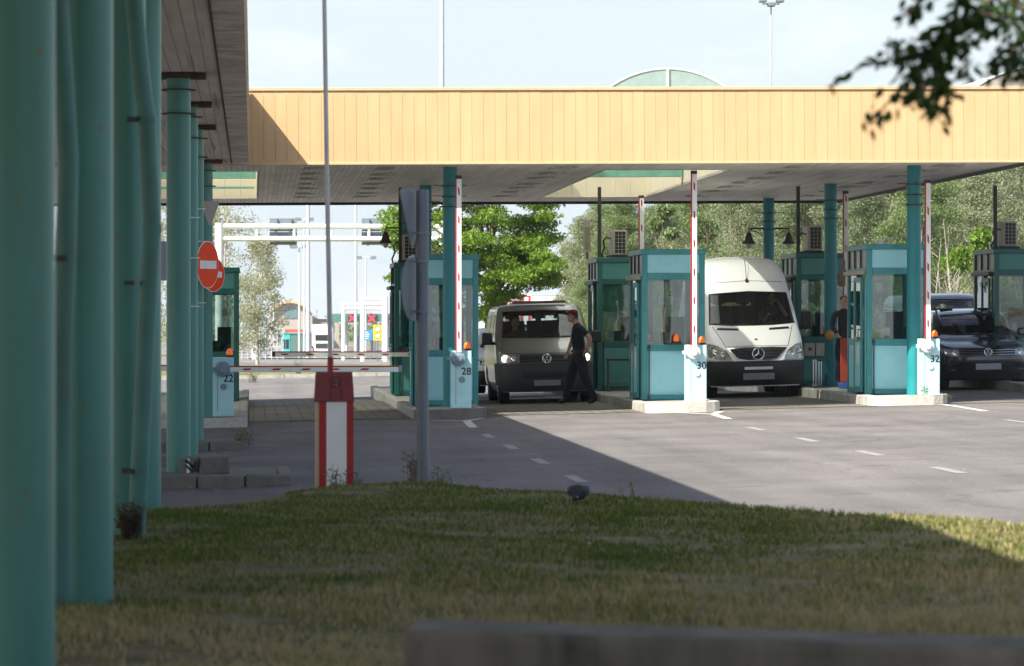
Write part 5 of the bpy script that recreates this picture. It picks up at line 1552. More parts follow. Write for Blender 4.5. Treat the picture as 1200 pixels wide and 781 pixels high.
M_NAVY = mat('navy uniform cloth', (.007, .008, .016), .9, var=.25)
M_NAVYT = mat('dark navy trousers', (.008, .009, .018), .9, var=.25)
M_BOOT = mat('black boots', (.01, .01, .01), .5)
M_CAP = mat('maroon cap cloth', (.16, .012, .022), .85, var=.15)
# the officer leaning towards the driver's window; faces -X, hand on the hip
J = dict(pel=(0, 0, .96, .145, .15), bel=(-.01, 0, 1.08, .14, .145), che=(-.035, 0, 1.30, .155, .165), nk0=(-.03, 0, 1.48, .075, .10), nk=(-.075, 0, 1.56, .055), hd=(-.12, 0, 1.64, .06),
         sl=(.0, -.175, 1.455, .072), ul=(.10, -.235, 1.36, .064), el=(.19, -.26, 1.245, .047), fl=(.165, -.235, 1.15, .045), wl=(.105, -.20, 1.05, .030),
         sr=(-.03, .175, 1.45, .072), ur=(-.085, .21, 1.33, .060), er=(-.13, .215, 1.20, .045), fr=(-.17, .19, 1.10, .040), wr=(-.21, .15, 1.0, .028),
         hl=(.02, -.095, .88, .125), kl=(.11, -.10, .48, .092), cl=(.20, -.10, .28, .082), al=(.29, -.10, .10, .066), tl=(.255, -.10, .05, .05), ol=(.15, -.10, .035, .042),
         hr=(-.03, .095, .88, .125), kr=(-.17, .10, .50, .092), cr=(-.22, .10, .30, .082), ar=(-.26, .10, .10, .066), tr=(-.28, .10, .05, .05), orr=(-.40, .10, .035, .042))
E = [('pel', 'bel', 4), ('bel', 'che', 4), ('che', 'nk0', 4), ('nk0', 'nk', 0), ('nk', 'hd', 0),
     ('nk0', 'sl', 4), ('sl', 'ul', 4), ('ul', 'el', 0), ('el', 'fl', 0), ('fl', 'wl', 0), ('nk0', 'sr', 4), ('sr', 'ur', 4), ('ur', 'er', 0), ('er', 'fr', 0), ('fr', 'wr', 0),
     ('pel', 'hl', 5), ('hl', 'kl', 5), ('kl', 'cl', 5), ('cl', 'al', 5), ('al', 'tl', 6), ('tl', 'ol', 6), ('pel', 'hr', 5), ('hr', 'kr', 5), ('kr', 'cr', 5), ('cr', 'ar', 5), ('ar', 'tr', 6), ('tr', 'orr', 6)]
hand(J, E, 'lh', 'wl', (-.35, .25, -.9), (.3, .9, .1)); hand(J, E, 'rh', 'wr', (-.4, -.2, -.9), (.9, .2, -.4))
oX, oY = XY(679, 73.9), 73.9
off = person('person', 'officer in a navy short sleeved uniform and maroon cap leaning towards the van', (oX, oY, gz(oX, oY) + .012), J, E, 'pel',
             [M_SKIN, M_HAIR, M_EYE, M_LIP, M_NAVY, M_NAVYT, M_BOOT], [(Vector((-.135, 0, 1.685)), R(-90), 1.0, 0, 1, R(-6))])
k = MB(); k.M = Matrix.Translation((-.135, 0, 1.685)) @ Matrix.Rotation(R(-90), 4, 'Z')
k.lathe([(.0, .135), (.06, .13), (.098, .10), (.103, .075), (.092, .055), (.084, .045)], 24, c=(0, .012, 0)); k.box(-.055, .055, -.125, -.07, .045, .055)
k.build('cap', M_CAP, off, .006, angle=50)
k = MB(); k.M = Matrix.Translation((-.135, 0, 1.685)) @ Matrix.Rotation(R(-90), 4, 'Z')
k.ball((0, .024, .018), (.079, .090, .082)); k.build('hair', M_HAIR, off, angle=180)
k = MB(); k.lathe([(.165, .985), (.17, 1.0), (.168, 1.03), (.16, 1.04)], 24, c=(0, 0, 0)); k.box(.04, .11, -.185, -.14, .93, 1.03); k.box(-.10, -.03, -.20, -.15, .96, 1.04)
k.build('belt', M_BOOT, off, .005)
k = MB(); k.ball((.035, -.243, 1.40), (.03, .008, .035)); k.build('arm_patch', mat('yellow grey patch', (.30, .24, .08), .8), off)
k = MB(); k.lathe([(.033, 0), (.036, .008), (.033, .02)], 14, c=(.11, -.203, 1.055)); k.build('wristwatch', M_BLACK, off)

def seated(label, loc, shirt, yaw=0, arm_up=False):
    """driver seen through a windscreen: head, torso, arms on the wheel; faces -Y"""
    J = dict(pel=(0, .02, 0, .15, .13), che=(0, .05, .32, .17, .12), nk0=(0, .04, .50, .085, .07), nk=(0, .03, .58, .055), hd=(0, .02, .66, .06),
             sl=(-.19, .04, .46, .07), el=(-.27, -.12, .25, .05), wl=(-.15, -.34, .30, .034), sr=(.19, .04, .46, .07))
    if arm_up: J.update(er=(.30, -.10, .33, .05), wr=(.15, -.12, .58, .034))
    else: J.update(er=(.27, -.12, .25, .05), wr=(.15, -.34, .30, .034))
    J.update(hl=(-.1, -.1, -.02, .10), kl=(-.12, -.42, .05, .075), fl=(-.12, -.45, -.35, .06), hr=(.1, -.1, -.02, .10), kr=(.12, -.42, .05, .075), fr=(.12, -.45, -.35, .06))
    E = [('pel', 'che', 4), ('che', 'nk0', 4), ('nk0', 'nk', 0), ('nk', 'hd', 0), ('nk0', 'sl', 4), ('sl', 'el', 4), ('el', 'wl', 0), ('nk0', 'sr', 4), ('sr', 'er', 4), ('er', 'wr', 0),
         ('pel', 'hl', 5), ('hl', 'kl', 5), ('kl', 'fl', 5), ('pel', 'hr', 5), ('hr', 'kr', 5), ('kr', 'fr', 5)]
    hand(J, E, 'a', 'wl', (.3, -.7, .5), (1, .2, .3)); hand(J, E, 'b', 'wr', (-.5, -.1, .7) if arm_up else (-.3, -.7, .5), (-1, .2, .3))
    p = person('person', label, loc, J, E, 'pel', [M_SKIN, M_HAIR, M_EYE, M_LIP, shirt, M_NAVYT], [(Vector((0, .0, .72)), yaw, 1.0)], 1)
    k = MB(); k.M = Matrix.Translation((0, 0, .72)) @ Matrix.Rotation(yaw, 4, 'Z'); k.ball((0, .028, .045), (.082, .092, .085)); k.build('hair', M_HAIR, p, angle=180)
    return p
seated('driver of the white van in a dark shirt, one hand raised to the face', (sX + .50, sY + 1.95, gz(sX, sY) + 1.27), mat('dark grey shirt', (.05, .05, .05), .9), R(25), True)
seated('passenger of the silver van sitting low behind the windscreen', (vX - .50, vY + 2.02, gz(vX, vY) + .86), mat('brown shirt', (.10, .06, .04), .9), R(-10))
seated('dim figure at the windscreen of the black car by barrier 32', (uX - .40, uY + 2.15, gz(uX, uY) + .72), mat('dark shirt', (.04, .04, .05), .9), 0)

# second officer standing behind the pillar of booth 32
J = dict(pel=(0, 0, .96, .14, .13), bel=(0, 0, 1.08, .13, .125), che=(0, 0, 1.32, .155, .13), nk0=(0, 0, 1.49, .08), nk=(0, 0, 1.56, .055), hd=(0, -.01, 1.63, .06),
         sl=(-.19, 0, 1.45, .072), el=(-.24, -.02, 1.20, .052), wl=(-.16, -.16, 1.08, .036), sr=(.19, 0, 1.45, .072), er=(.25, -.02, 1.20, .052), wr=(.18, -.15, 1.05, .036),
         hl=(-.10, 0, .88, .10), kl=(-.11, -.01, .50, .07), al=(-.11, .02, .10, .055), tl=(-.11, -.02, .05, .05), ol=(-.12, -.14, .035, .042),
         hr=(.10, 0, .88, .10), kr=(.11, -.01, .50, .07), ar=(.11, .02, .10, .055), tr=(.11, -.02, .05, .05), orr=(.12, -.14, .035, .042))
E = [('pel', 'bel', 4), ('bel', 'che', 4), ('che', 'nk0', 4), ('nk0', 'nk', 0), ('nk', 'hd', 0), ('nk0', 'sl', 4), ('sl', 'el', 4), ('el', 'wl', 4), ('nk0', 'sr', 4), ('sr', 'er', 4), ('er', 'wr', 4),
     ('pel', 'hl', 5), ('hl', 'kl', 5), ('kl', 'al', 5), ('al', 'tl', 6), ('tl', 'ol', 6), ('pel', 'hr', 5), ('hr', 'kr', 5), ('kr', 'ar', 5), ('ar', 'tr', 6), ('tr', 'orr', 6)]
hand(J, E, 'lh', 'wl', (.2, -.5, -.6), (1, .2, 0)); hand(J, E, 'rh', 'wr', (-.2, -.5, -.6), (-1, .2, 0))
Y2 = 75.4; X2 = XY(989, Y2)
p2 = person('person', 'person in a dark jacket half hidden between the pillar and booth 32', (X2, Y2, gz(X2, Y2) + .16), J, E, 'pel', [M_SKIN, M_HAIR, M_EYE, M_LIP, mat('charcoal jacket', (.018, .018, .02), .9), M_NAVYT, M_BOOT], [(Vector((0, -.01, 1.69)), R(20), 1.0)])
k = MB(); k.ball((0, .02, 1.735), (.082, .095, .085)); k.build('hair', M_HAIR, p2, angle=180)
# orange board and brown cloth beside that person
zb = gz(X2, 74) + .16
t = thing('traffic_board', 'upright orange red plastic board with a blue foot beside booth 32', 'board', (XY(990, 74.3), 74.3, zb))
MB().box(-.085, .085, 0, .05, .12, .98).build('panel', mat('orange red plastic', (.42, .05, .02), .5, var=.1), t, .02)
MB().box(-.11, .11, -.1, .14, 0, .12).build('foot', mat('blue plastic', (.02, .10, .35), .5), t, .02)
o = MB().add([(0, 0, -.18), (.16, 0, .30), (.17, .02, -.22), (.06, .01, -.24)], [(0, 1, 2, 3)]).build('cloth_flap', mat('tan cloth', (.22, .15, .10), .9, var=.2), None)
so = o.modifiers.new('t', 'SOLIDIFY'); so.thickness = .02
o.location = (XY(981, 74.6), 74.6, ZY(985, 322, 74.6)); tag(o, 'tan cloth flap hanging beside the clerestory of booth 32', 'cloth')
for i, u in enumerate((949.5, 962.5)):
    t = thing('junction_box', ('cream box with a small black mark under the rear booth window' if i == 0 else 'cream box next to the orange dot on the pillar under the rear booth window'), 'box', (XY(u, 78.3), 78.36, gz(11.5, 78) + .155 + .60), 0, 'cream boxes under the rear booth window')
    MB().box(-.105, .105, 0, .13, 0, .27).build('case', M_ACBEIGE, t, .012)
    MB().box(-.03, .03, -.004, .002, .12, .18).build('mark', M_DARK if i == 0 else M_ACBEIGE, t)
o = MB(); 
for x in (-.08, -.03, .03, .08): o.tube([(x, 0, 0), (x, 0, .52)], .018, 8)
o.box(-.11, .11, -.03, .03, .5, .54); o.box(-.11, .11, -.05, .05, 0, .02)
o = o.build('metal_stand', M_CHROME, None); o.location = (XY(958, 77.9), 77.95, gz(11.3, 78) + .158); tag(o, 'shiny tubular stand below the two cream boxes', 'stand')
o = MB(); o.ball((0, 0, 0), (.09, .03, .10)); o = o.build('reflector', mat('orange yellow plastic', (.55, .28, .02), .4), None); o.location = (XY(974, 77.0), 77.20, ZY(974, 393, 77.2)); tag(o, 'round orange yellow dot fixed to the pillar by the rear booth', 'reflector')
t = thing('side_table', 'small dark metal table standing before the rear booth 30', 'table', (XY(727, 77.6), 77.75, gz(7.3, 77.6) + .157))
MB().box(-.26, .26, -.2, .2, .62, .66).build('table_top', M_DARK, t, .005)
for sx in (-1, 1):
    for sy in (-1, 1): MB().tube([(sx * .23, sy * .17, 0), (sx * .23, sy * .17, .62)], .014, 8).build('leg', M_GREY, t)
k = MB(); k.tube([(-.23, -.17, .2), (.23, -.17, .2)], .01, 6); k.tube([(-.23, .17, .2), (.23, .17, .2)], .01, 6); k.build('stretcher', M_GREY, t)

# ================================================================== TREES
def leaf_mesh(name, clumps, leaf, m, seed, aspect=.55, droop=.0):
    rs = np.random.default_rng(seed); P = []
    for (x, y, z, rx, ry, rz, n) in clumps:
        d = rs.normal(size=(n, 3)); d /= np.linalg.norm(d, axis=1)[:, None]
        r = rs.uniform(0, 1, n) ** .45
        r *= 1 + .18 * np.sin(d[:, 0] * 7 + x) * np.sin(d[:, 2] * 6 + z * 3)
        P.append(d * r[:, None] * np.array([rx, ry, rz]) + np.array([x, y, z]))
    P = np.concatenate(P); n = len(P)
    a = rs.normal(size=(n, 3)); a[:, 2] -= droop; a /= np.linalg.norm(a, axis=1)[:, None]
    b = np.cross(a, rs.normal(size=(n, 3))); b /= np.linalg.norm(b, axis=1)[:, None]
    s = leaf * rs.uniform(.55, 1.35, n)[:, None]
    A, Bv = a * s * .5, b * s * .5 * aspect
    V = np.stack([P - A, P + Bv - A * .1, P + A, P - Bv - A * .1], 1)
    me = bpy.data.meshes.new(name)
    me.vertices.add(n * 4); me.vertices.foreach_set('co', V.ravel())
    me.loops.add(n * 4); me.loops.foreach_set('vertex_index', np.arange(n * 4))
    me.polygons.add(n); me.polygons.foreach_set('loop_start', np.arange(n) * 4)
    me.update(calc_edges=True); me.materials.append(m)
    return me

def clumps_for(seed, h, w, base, n, kind_='round', per=420):
    rs = random.Random(seed); out = []
    for i in range(n):
        t = rs.uniform(0, 1); z = base + (h - base) * t
        prof = math.sin(math.pi * min(1, .12 + t * .86)) ** .7 if kind_ == 'round' else (1 - t) ** .6 * .9 + .12
        a = rs.uniform(0, 6.28); rr = w * prof * rs.uniform(.15, 1) ** .6
        s = w * rs.uniform(.22, .42) * (.75 + .5 * prof)
        out.append((math.cos(a) * rr, math.sin(a) * rr, z, s, s, s * rs.uniform(.55, 1.0), per))
    return out

def trunk_mesh(seed, h, cl, r, m, k=9):
    rs = random.Random(seed); mb = MB()
    top = h * .82
    P = [(0, 0, -.3), (rs.uniform(-.1, .1), 0, h * .25), (rs.uniform(-.2, .2), rs.uniform(-.2, .2), h * .5), (rs.uniform(-.3, .3), rs.uniform(-.3, .3), top)]
    mb.tube(P, [r, r * .8, r * .55, r * .15], 10)
    for c in rs.sample(cl, min(k, len(cl))):
        z0 = min(c[2] * .62, top * .8)
        t = z0 / top
        mb.tube([(P[2][0] * t, P[2][1] * t, z0), (c[0] * .5, c[1] * .5, (z0 + c[2]) / 2 + .1), (c[0], c[1], c[2])], [r * .42 * (1 - t * .5), r * .25, r * .06], 7)
    return mb

def tree(name, label, X, Y, z, h, w, base, n, leaf, lm, bm_, seed, kind_='round', per=420, group=None, r=.2, droop=0):
    t = thing(name, label, 'tree', (X, Y, z), random.Random(seed).uniform(0, 6), group)
    cl = clumps_for(seed, h, w, base, n, kind_, per)
    trunk_mesh(seed, h, cl, r, bm_).build('trunk', bm_, t, angle=60)
    o = bpy.data.objects.new('crown', leaf_mesh('crown', cl, leaf, lm, seed, droop=droop)); link(o, t)
    return t
L_WIL = leafmat('grey green willow leaves', (.125, .165, .078), (.235, .275, .165), .35)
L_WIL2 = leafmat('pale olive leaves', (.155, .19, .095), (.275, .305, .19), .35)
L_ACA = leafmat('bright green leaves', (.068, .150, .016), (.205, .30, .045), .40)
L_MID = leafmat('mid green leaves', (.09, .15, .045), (.19, .24, .10), .35)
L_BIR = leafmat('pale birch leaves', (.20, .22, .12), (.36, .36, .24), .45)
L_NEAR = leafmat('dark near leaves', (.018, .045, .010), (.05, .10, .02), .45)

# bright tree beyond the canopy behind the silver van
X0, Y0 = XY(575, 112), 112
rs = random.Random(11)
cl = []
for i in range(135):
    u = rs.uniform(462, 645); vtop = 150 if 470 < u < 610 else 225
    lo = 368 if u < 590 else 330
    v = rs.uniform(vtop, lo)
    if u > 600 and v > 335: v = rs.uniform(250, 330)
    if u < 480 and v > 330: v = rs.uniform(255, 320)
    p = (XY(u, Y0) - X0, rs.uniform(-1.8, 1.8), ZY(u, v, Y0) - gz(X0, Y0))
    s = rs.uniform(.28, .68); cl.append((*p, s, s * 1.2, s * .42, int(1300 * s * s) + 160))
for (u, v) in ((605, 262), (622, 262), (640, 262), (612, 300), (628, 305), (640, 318), (625, 330), (600, 345), (585, 360), (570, 368), (575, 330), (565, 300), (590, 285), (600, 320), (470, 285), (462, 270), (480, 265)):
    cl.append((XY(u, Y0) - X0, rs.uniform(-1, 1), ZY(u, v, Y0) - gz(X0, Y0), .42, .5, .30, 480))
t = thing('tree', 'bright green feathery tree standing beyond the canopy behind the silver van', 'tree', (X0, Y0, gz(X0, Y0)))
tm = trunk_mesh(3, 6.2, cl, .16, M_BARK, 22); tm.build('trunk', M_BARK, t, angle=60)
o = bpy.data.objects.new('crown', leaf_mesh('crown', cl, .12, L_ACA, 5, .40, .6)); link(o, t)

# wood of grey green trees closing the view on the right
proto = []
for i in range(5):
    h = 10.5 + i * .6
    t = tree('willow_tree', 'x', 0, -500, 0, h, 2.6, .6, 62, .115, [L_WIL, L_WIL2, L_WIL, L_MID, L_WIL2][i], M_BARK, 40 + i, 'round', 860, None, .17, .4)
    proto.append(t)
words_ = ['tall', 'broad', 'ragged', 'leaning', 'dense']
rs = random.Random(21)
spots = []
for row, Y in enumerate((142, 158, 176)):
    u = (700, 690, 700)[row]
    while u < 1236:
        spots.append((u, Y + rs.uniform(-5, 5), row)); u += rs.uniform(38, 56) if row else rs.uniform(58, 92)
used_proto = set(); taken = set()
LAND = [(690, 'the pale box lamp'), (726, 'the hosed air conditioner'), (750, 'the rear arm of booth 30'), (790, 'the beacon of booth 30'), (815, 'barrier 30'), (850, 'the windscreen of the white van'), (878, 'the bell lamp next to booth 30'),
        (921, 'the bell lamp next to booth 32'), (955, 'the air conditioner between the pillars'), (990, 'the rear arm of booth 32'), (1037, 'the roof lamp of booth 32'), (1071, 'the pillar of booth 32'), (1090, 'the arm of barrier 32'),
        (1112, 'the bare pale stems'), (1150, 'the low bright green tree'), (1183, 'the last air conditioner'), (1215, 'the last booth roof')]
for (u, Y, row) in spots:
    i = rs.randrange(5)
    if i not in used_proto: o = proto[i]; used_proto.add(i)
    else: o = copy_tree(proto[i])
    X = XY(u, Y)
    o.location = (X, Y, gz(X, Y) - .1)
    s = (.52 + .34 * smooth((u - 695) / 220)) * Y / 150 * rs.uniform(.92, 1.04)
    if row == 0: s *= .8
    s = min(s, (ZY(u, 116, Y) - gz(X, Y)) / 12.6)
    o.scale = (s * rs.uniform(.9, 1.15), s, s)
    o.rotation_euler = (0, 0, rs.uniform(0, 6.28))
    ranked = sorted(LAND, key=lambda q: abs(q[0] - u))
    for _, words2 in ranked:
        if (row, words2) not in taken: break
    taken.add((row, words2))
    o['label'] = 'grey green tree, %s row of wood, over %s' % (('first', 'second', 'third')[row], words2)
    o['category'] = 'tree'; o['group'] = 'trees of the wood behind the booths'
for i in range(5):
    if i not in used_proto:
        for c in list(proto[i].children): bpy.data.objects.remove(c)
        bpy.data.objects.remove(proto[i])
# a brighter, lower tree and bare pale stems in front of the wood
tree('tree', 'rounder mid green tree in front of the grey wood above booth 30', XY(778, 136), 136, gz(16, 136), 5.6, 1.15, 2.2, 16, .16, L_MID, M_BARK, 71, per=520, r=.1)
tree('tree', 'low bright green tree in the wood between barrier 32 and the last booth', XY(1150, 134), 134, gz(26, 134), 4.4, 1.3, 1.4, 14, .16, L_ACA, M_BARKP, 72, per=420, r=.08)
o = thing('bare_tree', 'bare pale stems standing before the wood right of barrier 32', 'tree', (XY(1112, 133), 133, gz(25, 133)))
o['label'] = 'bare pale stems standing before the wood above the black van'
m = MB(); rs = random.Random(9)
for i in range(15):
    x = rs.uniform(-1.3, 1.3); h = rs.uniform(2.4, 5.2); d = rs.uniform(-.5, .5)
    m.tube([(x, 0, -.3), (x + d * .3, rs.uniform(-.2, .2), h * .5), (x + d, rs.uniform(-.3, .3), h)], [.035, .025, .008], 6)
    for q in range(5):
        z = h * rs.uniform(.3, .9); xx = x + d * z / h * .8
        m.tube([(xx, 0, z), (xx + rs.uniform(-.6, .6), rs.uniform(-.3, .3), z + rs.uniform(.3, .9))], [.016, .004], 5)
m.build('branches', M_BARKP, o)
# sparse pale trees on the left beyond the columns
for i, (u, Y, h, w, base, lab) in enumerate(((266, 205, 10.4, 2.3, .8, 'sparse pale birch beyond the dark booth, its crown cut by the canopy'), (302, 212, 7.2, 1.6, .6, 'wispy lower birch with drooping pale leaves by the far fence'), (240, 225, 9.5, 1.4, 1.0, 'pale birch mostly hidden behind the slim columns'), (200, 215, 10, 2.0, 1.0, 'pale tree glimpsed through the gap between the columns'))):
    tree('birch_tree', lab, XY(u, Y), Y, gz(0, Y), h, w, base, 60, .13, L_BIR, M_BARKP, 90 + i, per=170, r=.11, droop=.6)
tree('tree', 'small pale tree beside the rear booth beyond the silver van', XY(668, 190), 190, gz(20, 190), 6.2, .9, 2.2, 14, .16, L_BIR, M_BARKP, 97, per=260, r=.08)
# distant wood on the horizon
cl = []; rs = random.Random(31)
for i in range(420):
    x = rs.uniform(-160, 330); s = rs.uniform(2, 4.2); cl.append((x, rs.uniform(-20, 20), rs.uniform(.5, 4.2) + (2.5 if x > 40 else 0), s * 1.3, s, s, 70))
o = bpy.data.objects.new('distant_wood', leaf_mesh('distant_wood', cl, 1.0, L_MID, 6)); link(o); o.location = (0, 960, -3.6)
tag(o, 'far dark band of woodland along the horizon', 'wood', kind='stuff')

# branch hanging into the picture close to the camera
def near_branch():
    Y = 12.0; rs = random.Random(17)
    pt = lambda u, v, dy=0: Vector((XY(u, Y + dy), Y + dy, ZY(u, v, Y + dy)))
    base = pt(1330, -420)
    t = thing('tree', 'leafy branch of a near tree hanging into the sky, dark and blurred', 'tree', (base.x + 1.2, Y + .3, lz(4.2, 12)))
    o = Vector(t.location); wd = MB()
    root = Vector((0, 0, 0))
    fork = base - o
    wd.tube([(0, 0, -.2), (.05, 0, 1.2), (-.3, 0, 2.2), tuple(fork)], [.13, .11, .08, .05], 12)
    mains = [[(1330, -420), (1250, -150), (1170, -10), (1105, 55), (1070, 85)],
             [(1330, -420), (1290, -120), (1225, 10), (1190, 55), (1180, 80)],
             [(1250, -150), (1150, -60), (1085, -5), (1060, 20)]]
    twigs = [[(1105, 55), (1050, 68), (1010, 78), (969, 103)], [(1085, 72), (1062, 95), (1045, 115), (1018, 148)], [(1095, 62), (1110, 95), (1115, 110), (1098, 142)],
             [(1100, 50), (1125, 55), (1138, 75), (1120, 95)], [(1190, 55), (1170, 65), (1165, 85)], [(1200, 40), (1196, 70), (1192, 88)], [(1140, 20), (1110, 35), (1090, 45)], [(1080, 70), (1075, 85), (1085, 105), (1075, 118)],
             [(1170, -10), (1200, 10), (1215, 60)], [(1150, -20), (1120, 10), (1130, 40)], [(1120, 30), (1098, 60), (1112, 85)], [(1100, -10), (1080, 0), (1062, 18)], [(1160, 10), (1150, 30), (1148, 45)],
             [(1220, -20), (1180, 5), (1175, 40)], [(1085, 55), (1060, 58), (1045, 62)], [(1130, 0), (1150, 15), (1170, 20)], [(1095, 75), (1100, 100), (1090, 120)], [(1240, 0), (1205, 30), (1180, 30)]]
    V, F = [], []
    def leaf(p, d, L):
        d = d.normalized(); s = d.cross(Vector((rs.uniform(-1, 1), rs.uniform(-1, 1), rs.uniform(-1, 1)))).normalized() * L * .24
        n = d.cross(s).normalized() * L * .06
        i = len(V)
        V.extend([p, p + d * L * .3 + s, p + d * L * .65 + s * .8 + n, p + d * L, p + d * L * .65 - s * .8 + n, p + d * L * .3 - s, p + d * L * .45 - n])
        F.extend([(i, i + 1, i + 6), (i + 1, i + 2, i + 6), (i + 2, i + 3, i + 6), (i + 3, i + 4, i + 6), (i + 4, i + 5, i + 6), (i + 5, i, i + 6)])
    for k, path in enumerate(mains + twigs):
        dy = rs.uniform(-.35, .35) if k >= 3 else 0
        P = [pt(u, v, dy * (j / (len(path) - 1))) - o for j, (u, v) in enumerate(path)]
        r0 = .018 if k < 3 else .006
        wd.tube(P, [r0 * (1 - .75 * j / (len(P) - 1)) + .001 for j in range(len(P))], 6)
        pl = resample3(P, 40)
        for j, p in enumerate(pl):
            if k < 3 and j < 24: continue
            if k != 3 and rs.random() < .25: continue
            f = 1 if k < 3 or rs.random() < .5 else 2
            if k == 3 and j > 22 and j % 3: continue
            if k == 3 and j > 22: f = 1
            for _ in range(f):
                tang = (pl[min(j + 1, 40)] - pl[max(j - 1, 0)]).normalized()
                d = tang * .5 + Vector((rs.uniform(-.9, .9), rs.uniform(-.9, .9), rs.uniform(-1.1, .35)))
                q = p + Vector((rs.uniform(-.03, .03), rs.uniform(-.06, .06), rs.uniform(-.03, .03))) * (.2 if k == 3 else 1)
                leaf(q, d, rs.uniform(.034, .054))
    # unseen crown above the picture, enlarged to keep sky light off the near columns
    for k in range(22000):
        a = rs.uniform(0, 6.28); rr = rs.uniform(0, 1) ** .5
        p = Vector((rr * 3.1 * math.cos(a) - .2, rr * 4.2 * math.sin(a) - 3.0, 0))
        p.z = 4.4 + 2.6 * rs.uniform(0, 1) * (1 - .7 * rr * rr) + .25 * math.sin(p.x * 3) + .06 * (p.y + 3)
        leaf(p, Vector((rs.uniform(-1, 1), rs.uniform(-1, 1), rs.uniform(-1, .3))), rs.uniform(.09, .16))
    wd.build('trunk', M_BARK, t, angle=60)
    me = bpy.data.meshes.new('crown'); me.from_pydata([tuple(v) for v in V], [], F); me.materials.append(L_NEAR)
    link(bpy.data.objects.new('crown', me), t)
def resample3(P, m): return resample(P, m)
near_branch()
# ================================================================== BACKGROUND
def gy(u, Y): return gz(XY(u, Y), Y)
def gantry(label, u0, u1, Y, vt, vb, rb, rp, panels=(), posts=(0, 1)):
    x0, x1 = XY(u0, Y), XY(u1, Y)
    t = thing('sign_gantry', label, 'gantry', (x0, Y, gz(x0, Y)), 0, 'white gantries over the far road')
    zt, zb_ = ZY(u0, vt, Y) - t.location.z, ZY(u0, vb, Y) - t.location.z
    W = x1 - x0
    for p in posts:
        MB().tube([(W * p, 0, -.2), (W * p, 0, zt + rb * 1.3)], rp, 14).build('post', M_WHITE, t, angle=50)
    for z in (zt, zb_): MB().tube([(0, 0, z), (W, 0, z)], rb, 12).build('beam', M_WHITE, t, angle=50)
    s = MB(); n = max(2, int(W / 1.3))
    for i in range(1, n): s.tube([(W * i / n, 0, zb_), (W * i / n, 0, zt)], rb * .55, 8)
    s.build('struts', M_WHITE, t)
    for (ua, ub, va, vb_) in panels:
        xa, xb = XY(ua, Y) - x0, XY(ub, Y) - x0; za, zc_ = ZY(ua, vb_, Y) - t.location.z, ZY(ua, va, Y) - t.location.z
        k = MB(); n = 4
        for i in range(n):
            k.box(xa, xb, .18, .24, za + (zc_ - za) * i / n + .03, za + (zc_ - za) * (i + 1) / n)
        k.box(xa + .2, xa + .3, .1, .18, za, zc_); k.box(xb - .3, xb - .2, .1, .18, za, zc_)
        k.build('sign_panel', M_SIGNBACK, t)
    return t
gantry('white twin beam gantry with two grey sign backs beyond the dark booth', 257, 520, 150, 265.5, 280, .10, .17, [(316, 348, 256, 288), (424, 456, 256, 288)])
gantry('farther white twin beam gantry with grey sign backs beyond the silver van', 585, 745, 320, 319.5, 331, .20, .3, [(655, 689, 309, 338), (600, 616, 322, 337)], (1,))
gantry('white height portal before the far checkpoint, nearer of the two', 425, 452, 250, 350.5, 357, .11, .15)
gantry('white height portal before the far checkpoint, farther of the two', 402.5, 450, 275, 356.5, 362, .11, .14)

def mast(label, u, Y, vtop, r, heads=(), m=M_GREYM):
    x = XY(u, Y); z = gz(x, Y)
    t = thing('lamp_mast', label, 'lamp mast', (x, Y, z), 0, 'tall lamp masts')
    h = ZY(u, vtop, Y) - z
    MB().tube([(0, 0, -.3), (0, 0, h)], [r, r * .62], 14).build('pole', m, t, angle=50)
    for dx, dz in heads:
        k = MB(); k.box(dx - r * 2.6, dx + r * 2.6, -.3, .1, h + dz - r * 1.6, h + dz + r * 1.3); k.build('floodlight', M_SIGNBACK, t, .02)
    if heads:
        w = max(abs(d[0]) for d in heads)
        k = MB(); k.tube([(-w, 0, h - .03), (w, 0, h - .03)], r * .5, 8); k.build('crossbar', m, t)
mast('thick pale mast rising above the yellow fascia behind barrier 28', 518, 126, -60, .105)
mast('slim mast with a cluster of floodlights above the arched skylight', 903.5, 140, 4, .05, [(-.32, .1), (.32, .1), (0, -.05), (-.12, .3)])
mast('thick pale pole standing beyond the old barrier pole', 361, 330, 150, .20)
mast('lamp mast with twin heads just beside the thick pale pole', 356.5, 360, 257, .11, [(-.6, 0), (.6, 0)])
mast('lamp mast with twin heads lower than its neighbour by the thick pole', 350.7, 380, 289, .13, [(-.6, 0), (.6, 0)])
mast('thin lamp mast above the arched far building', 320.7, 380, 288, .08, [(0, 0)])
mast('grey lamp mast between the far portals', 417, 340, 200, .15)
mast('short lamp mast with twin heads above the far checkpoint', 428.7, 420, 302, .12, [(-.8, 0), (.8, 0)])
mast('lamp mast with a flat head beyond the silver van', 681, 300, 257, .08, [(-.5, 0), (.4, 0)])

M_BEIGEW = mat('pale beige render', (.36, .325, .27), .8, var=.08)
M_TEALFAR = mat('teal cabin paint', (.06, .38, .36), .5, var=.08)
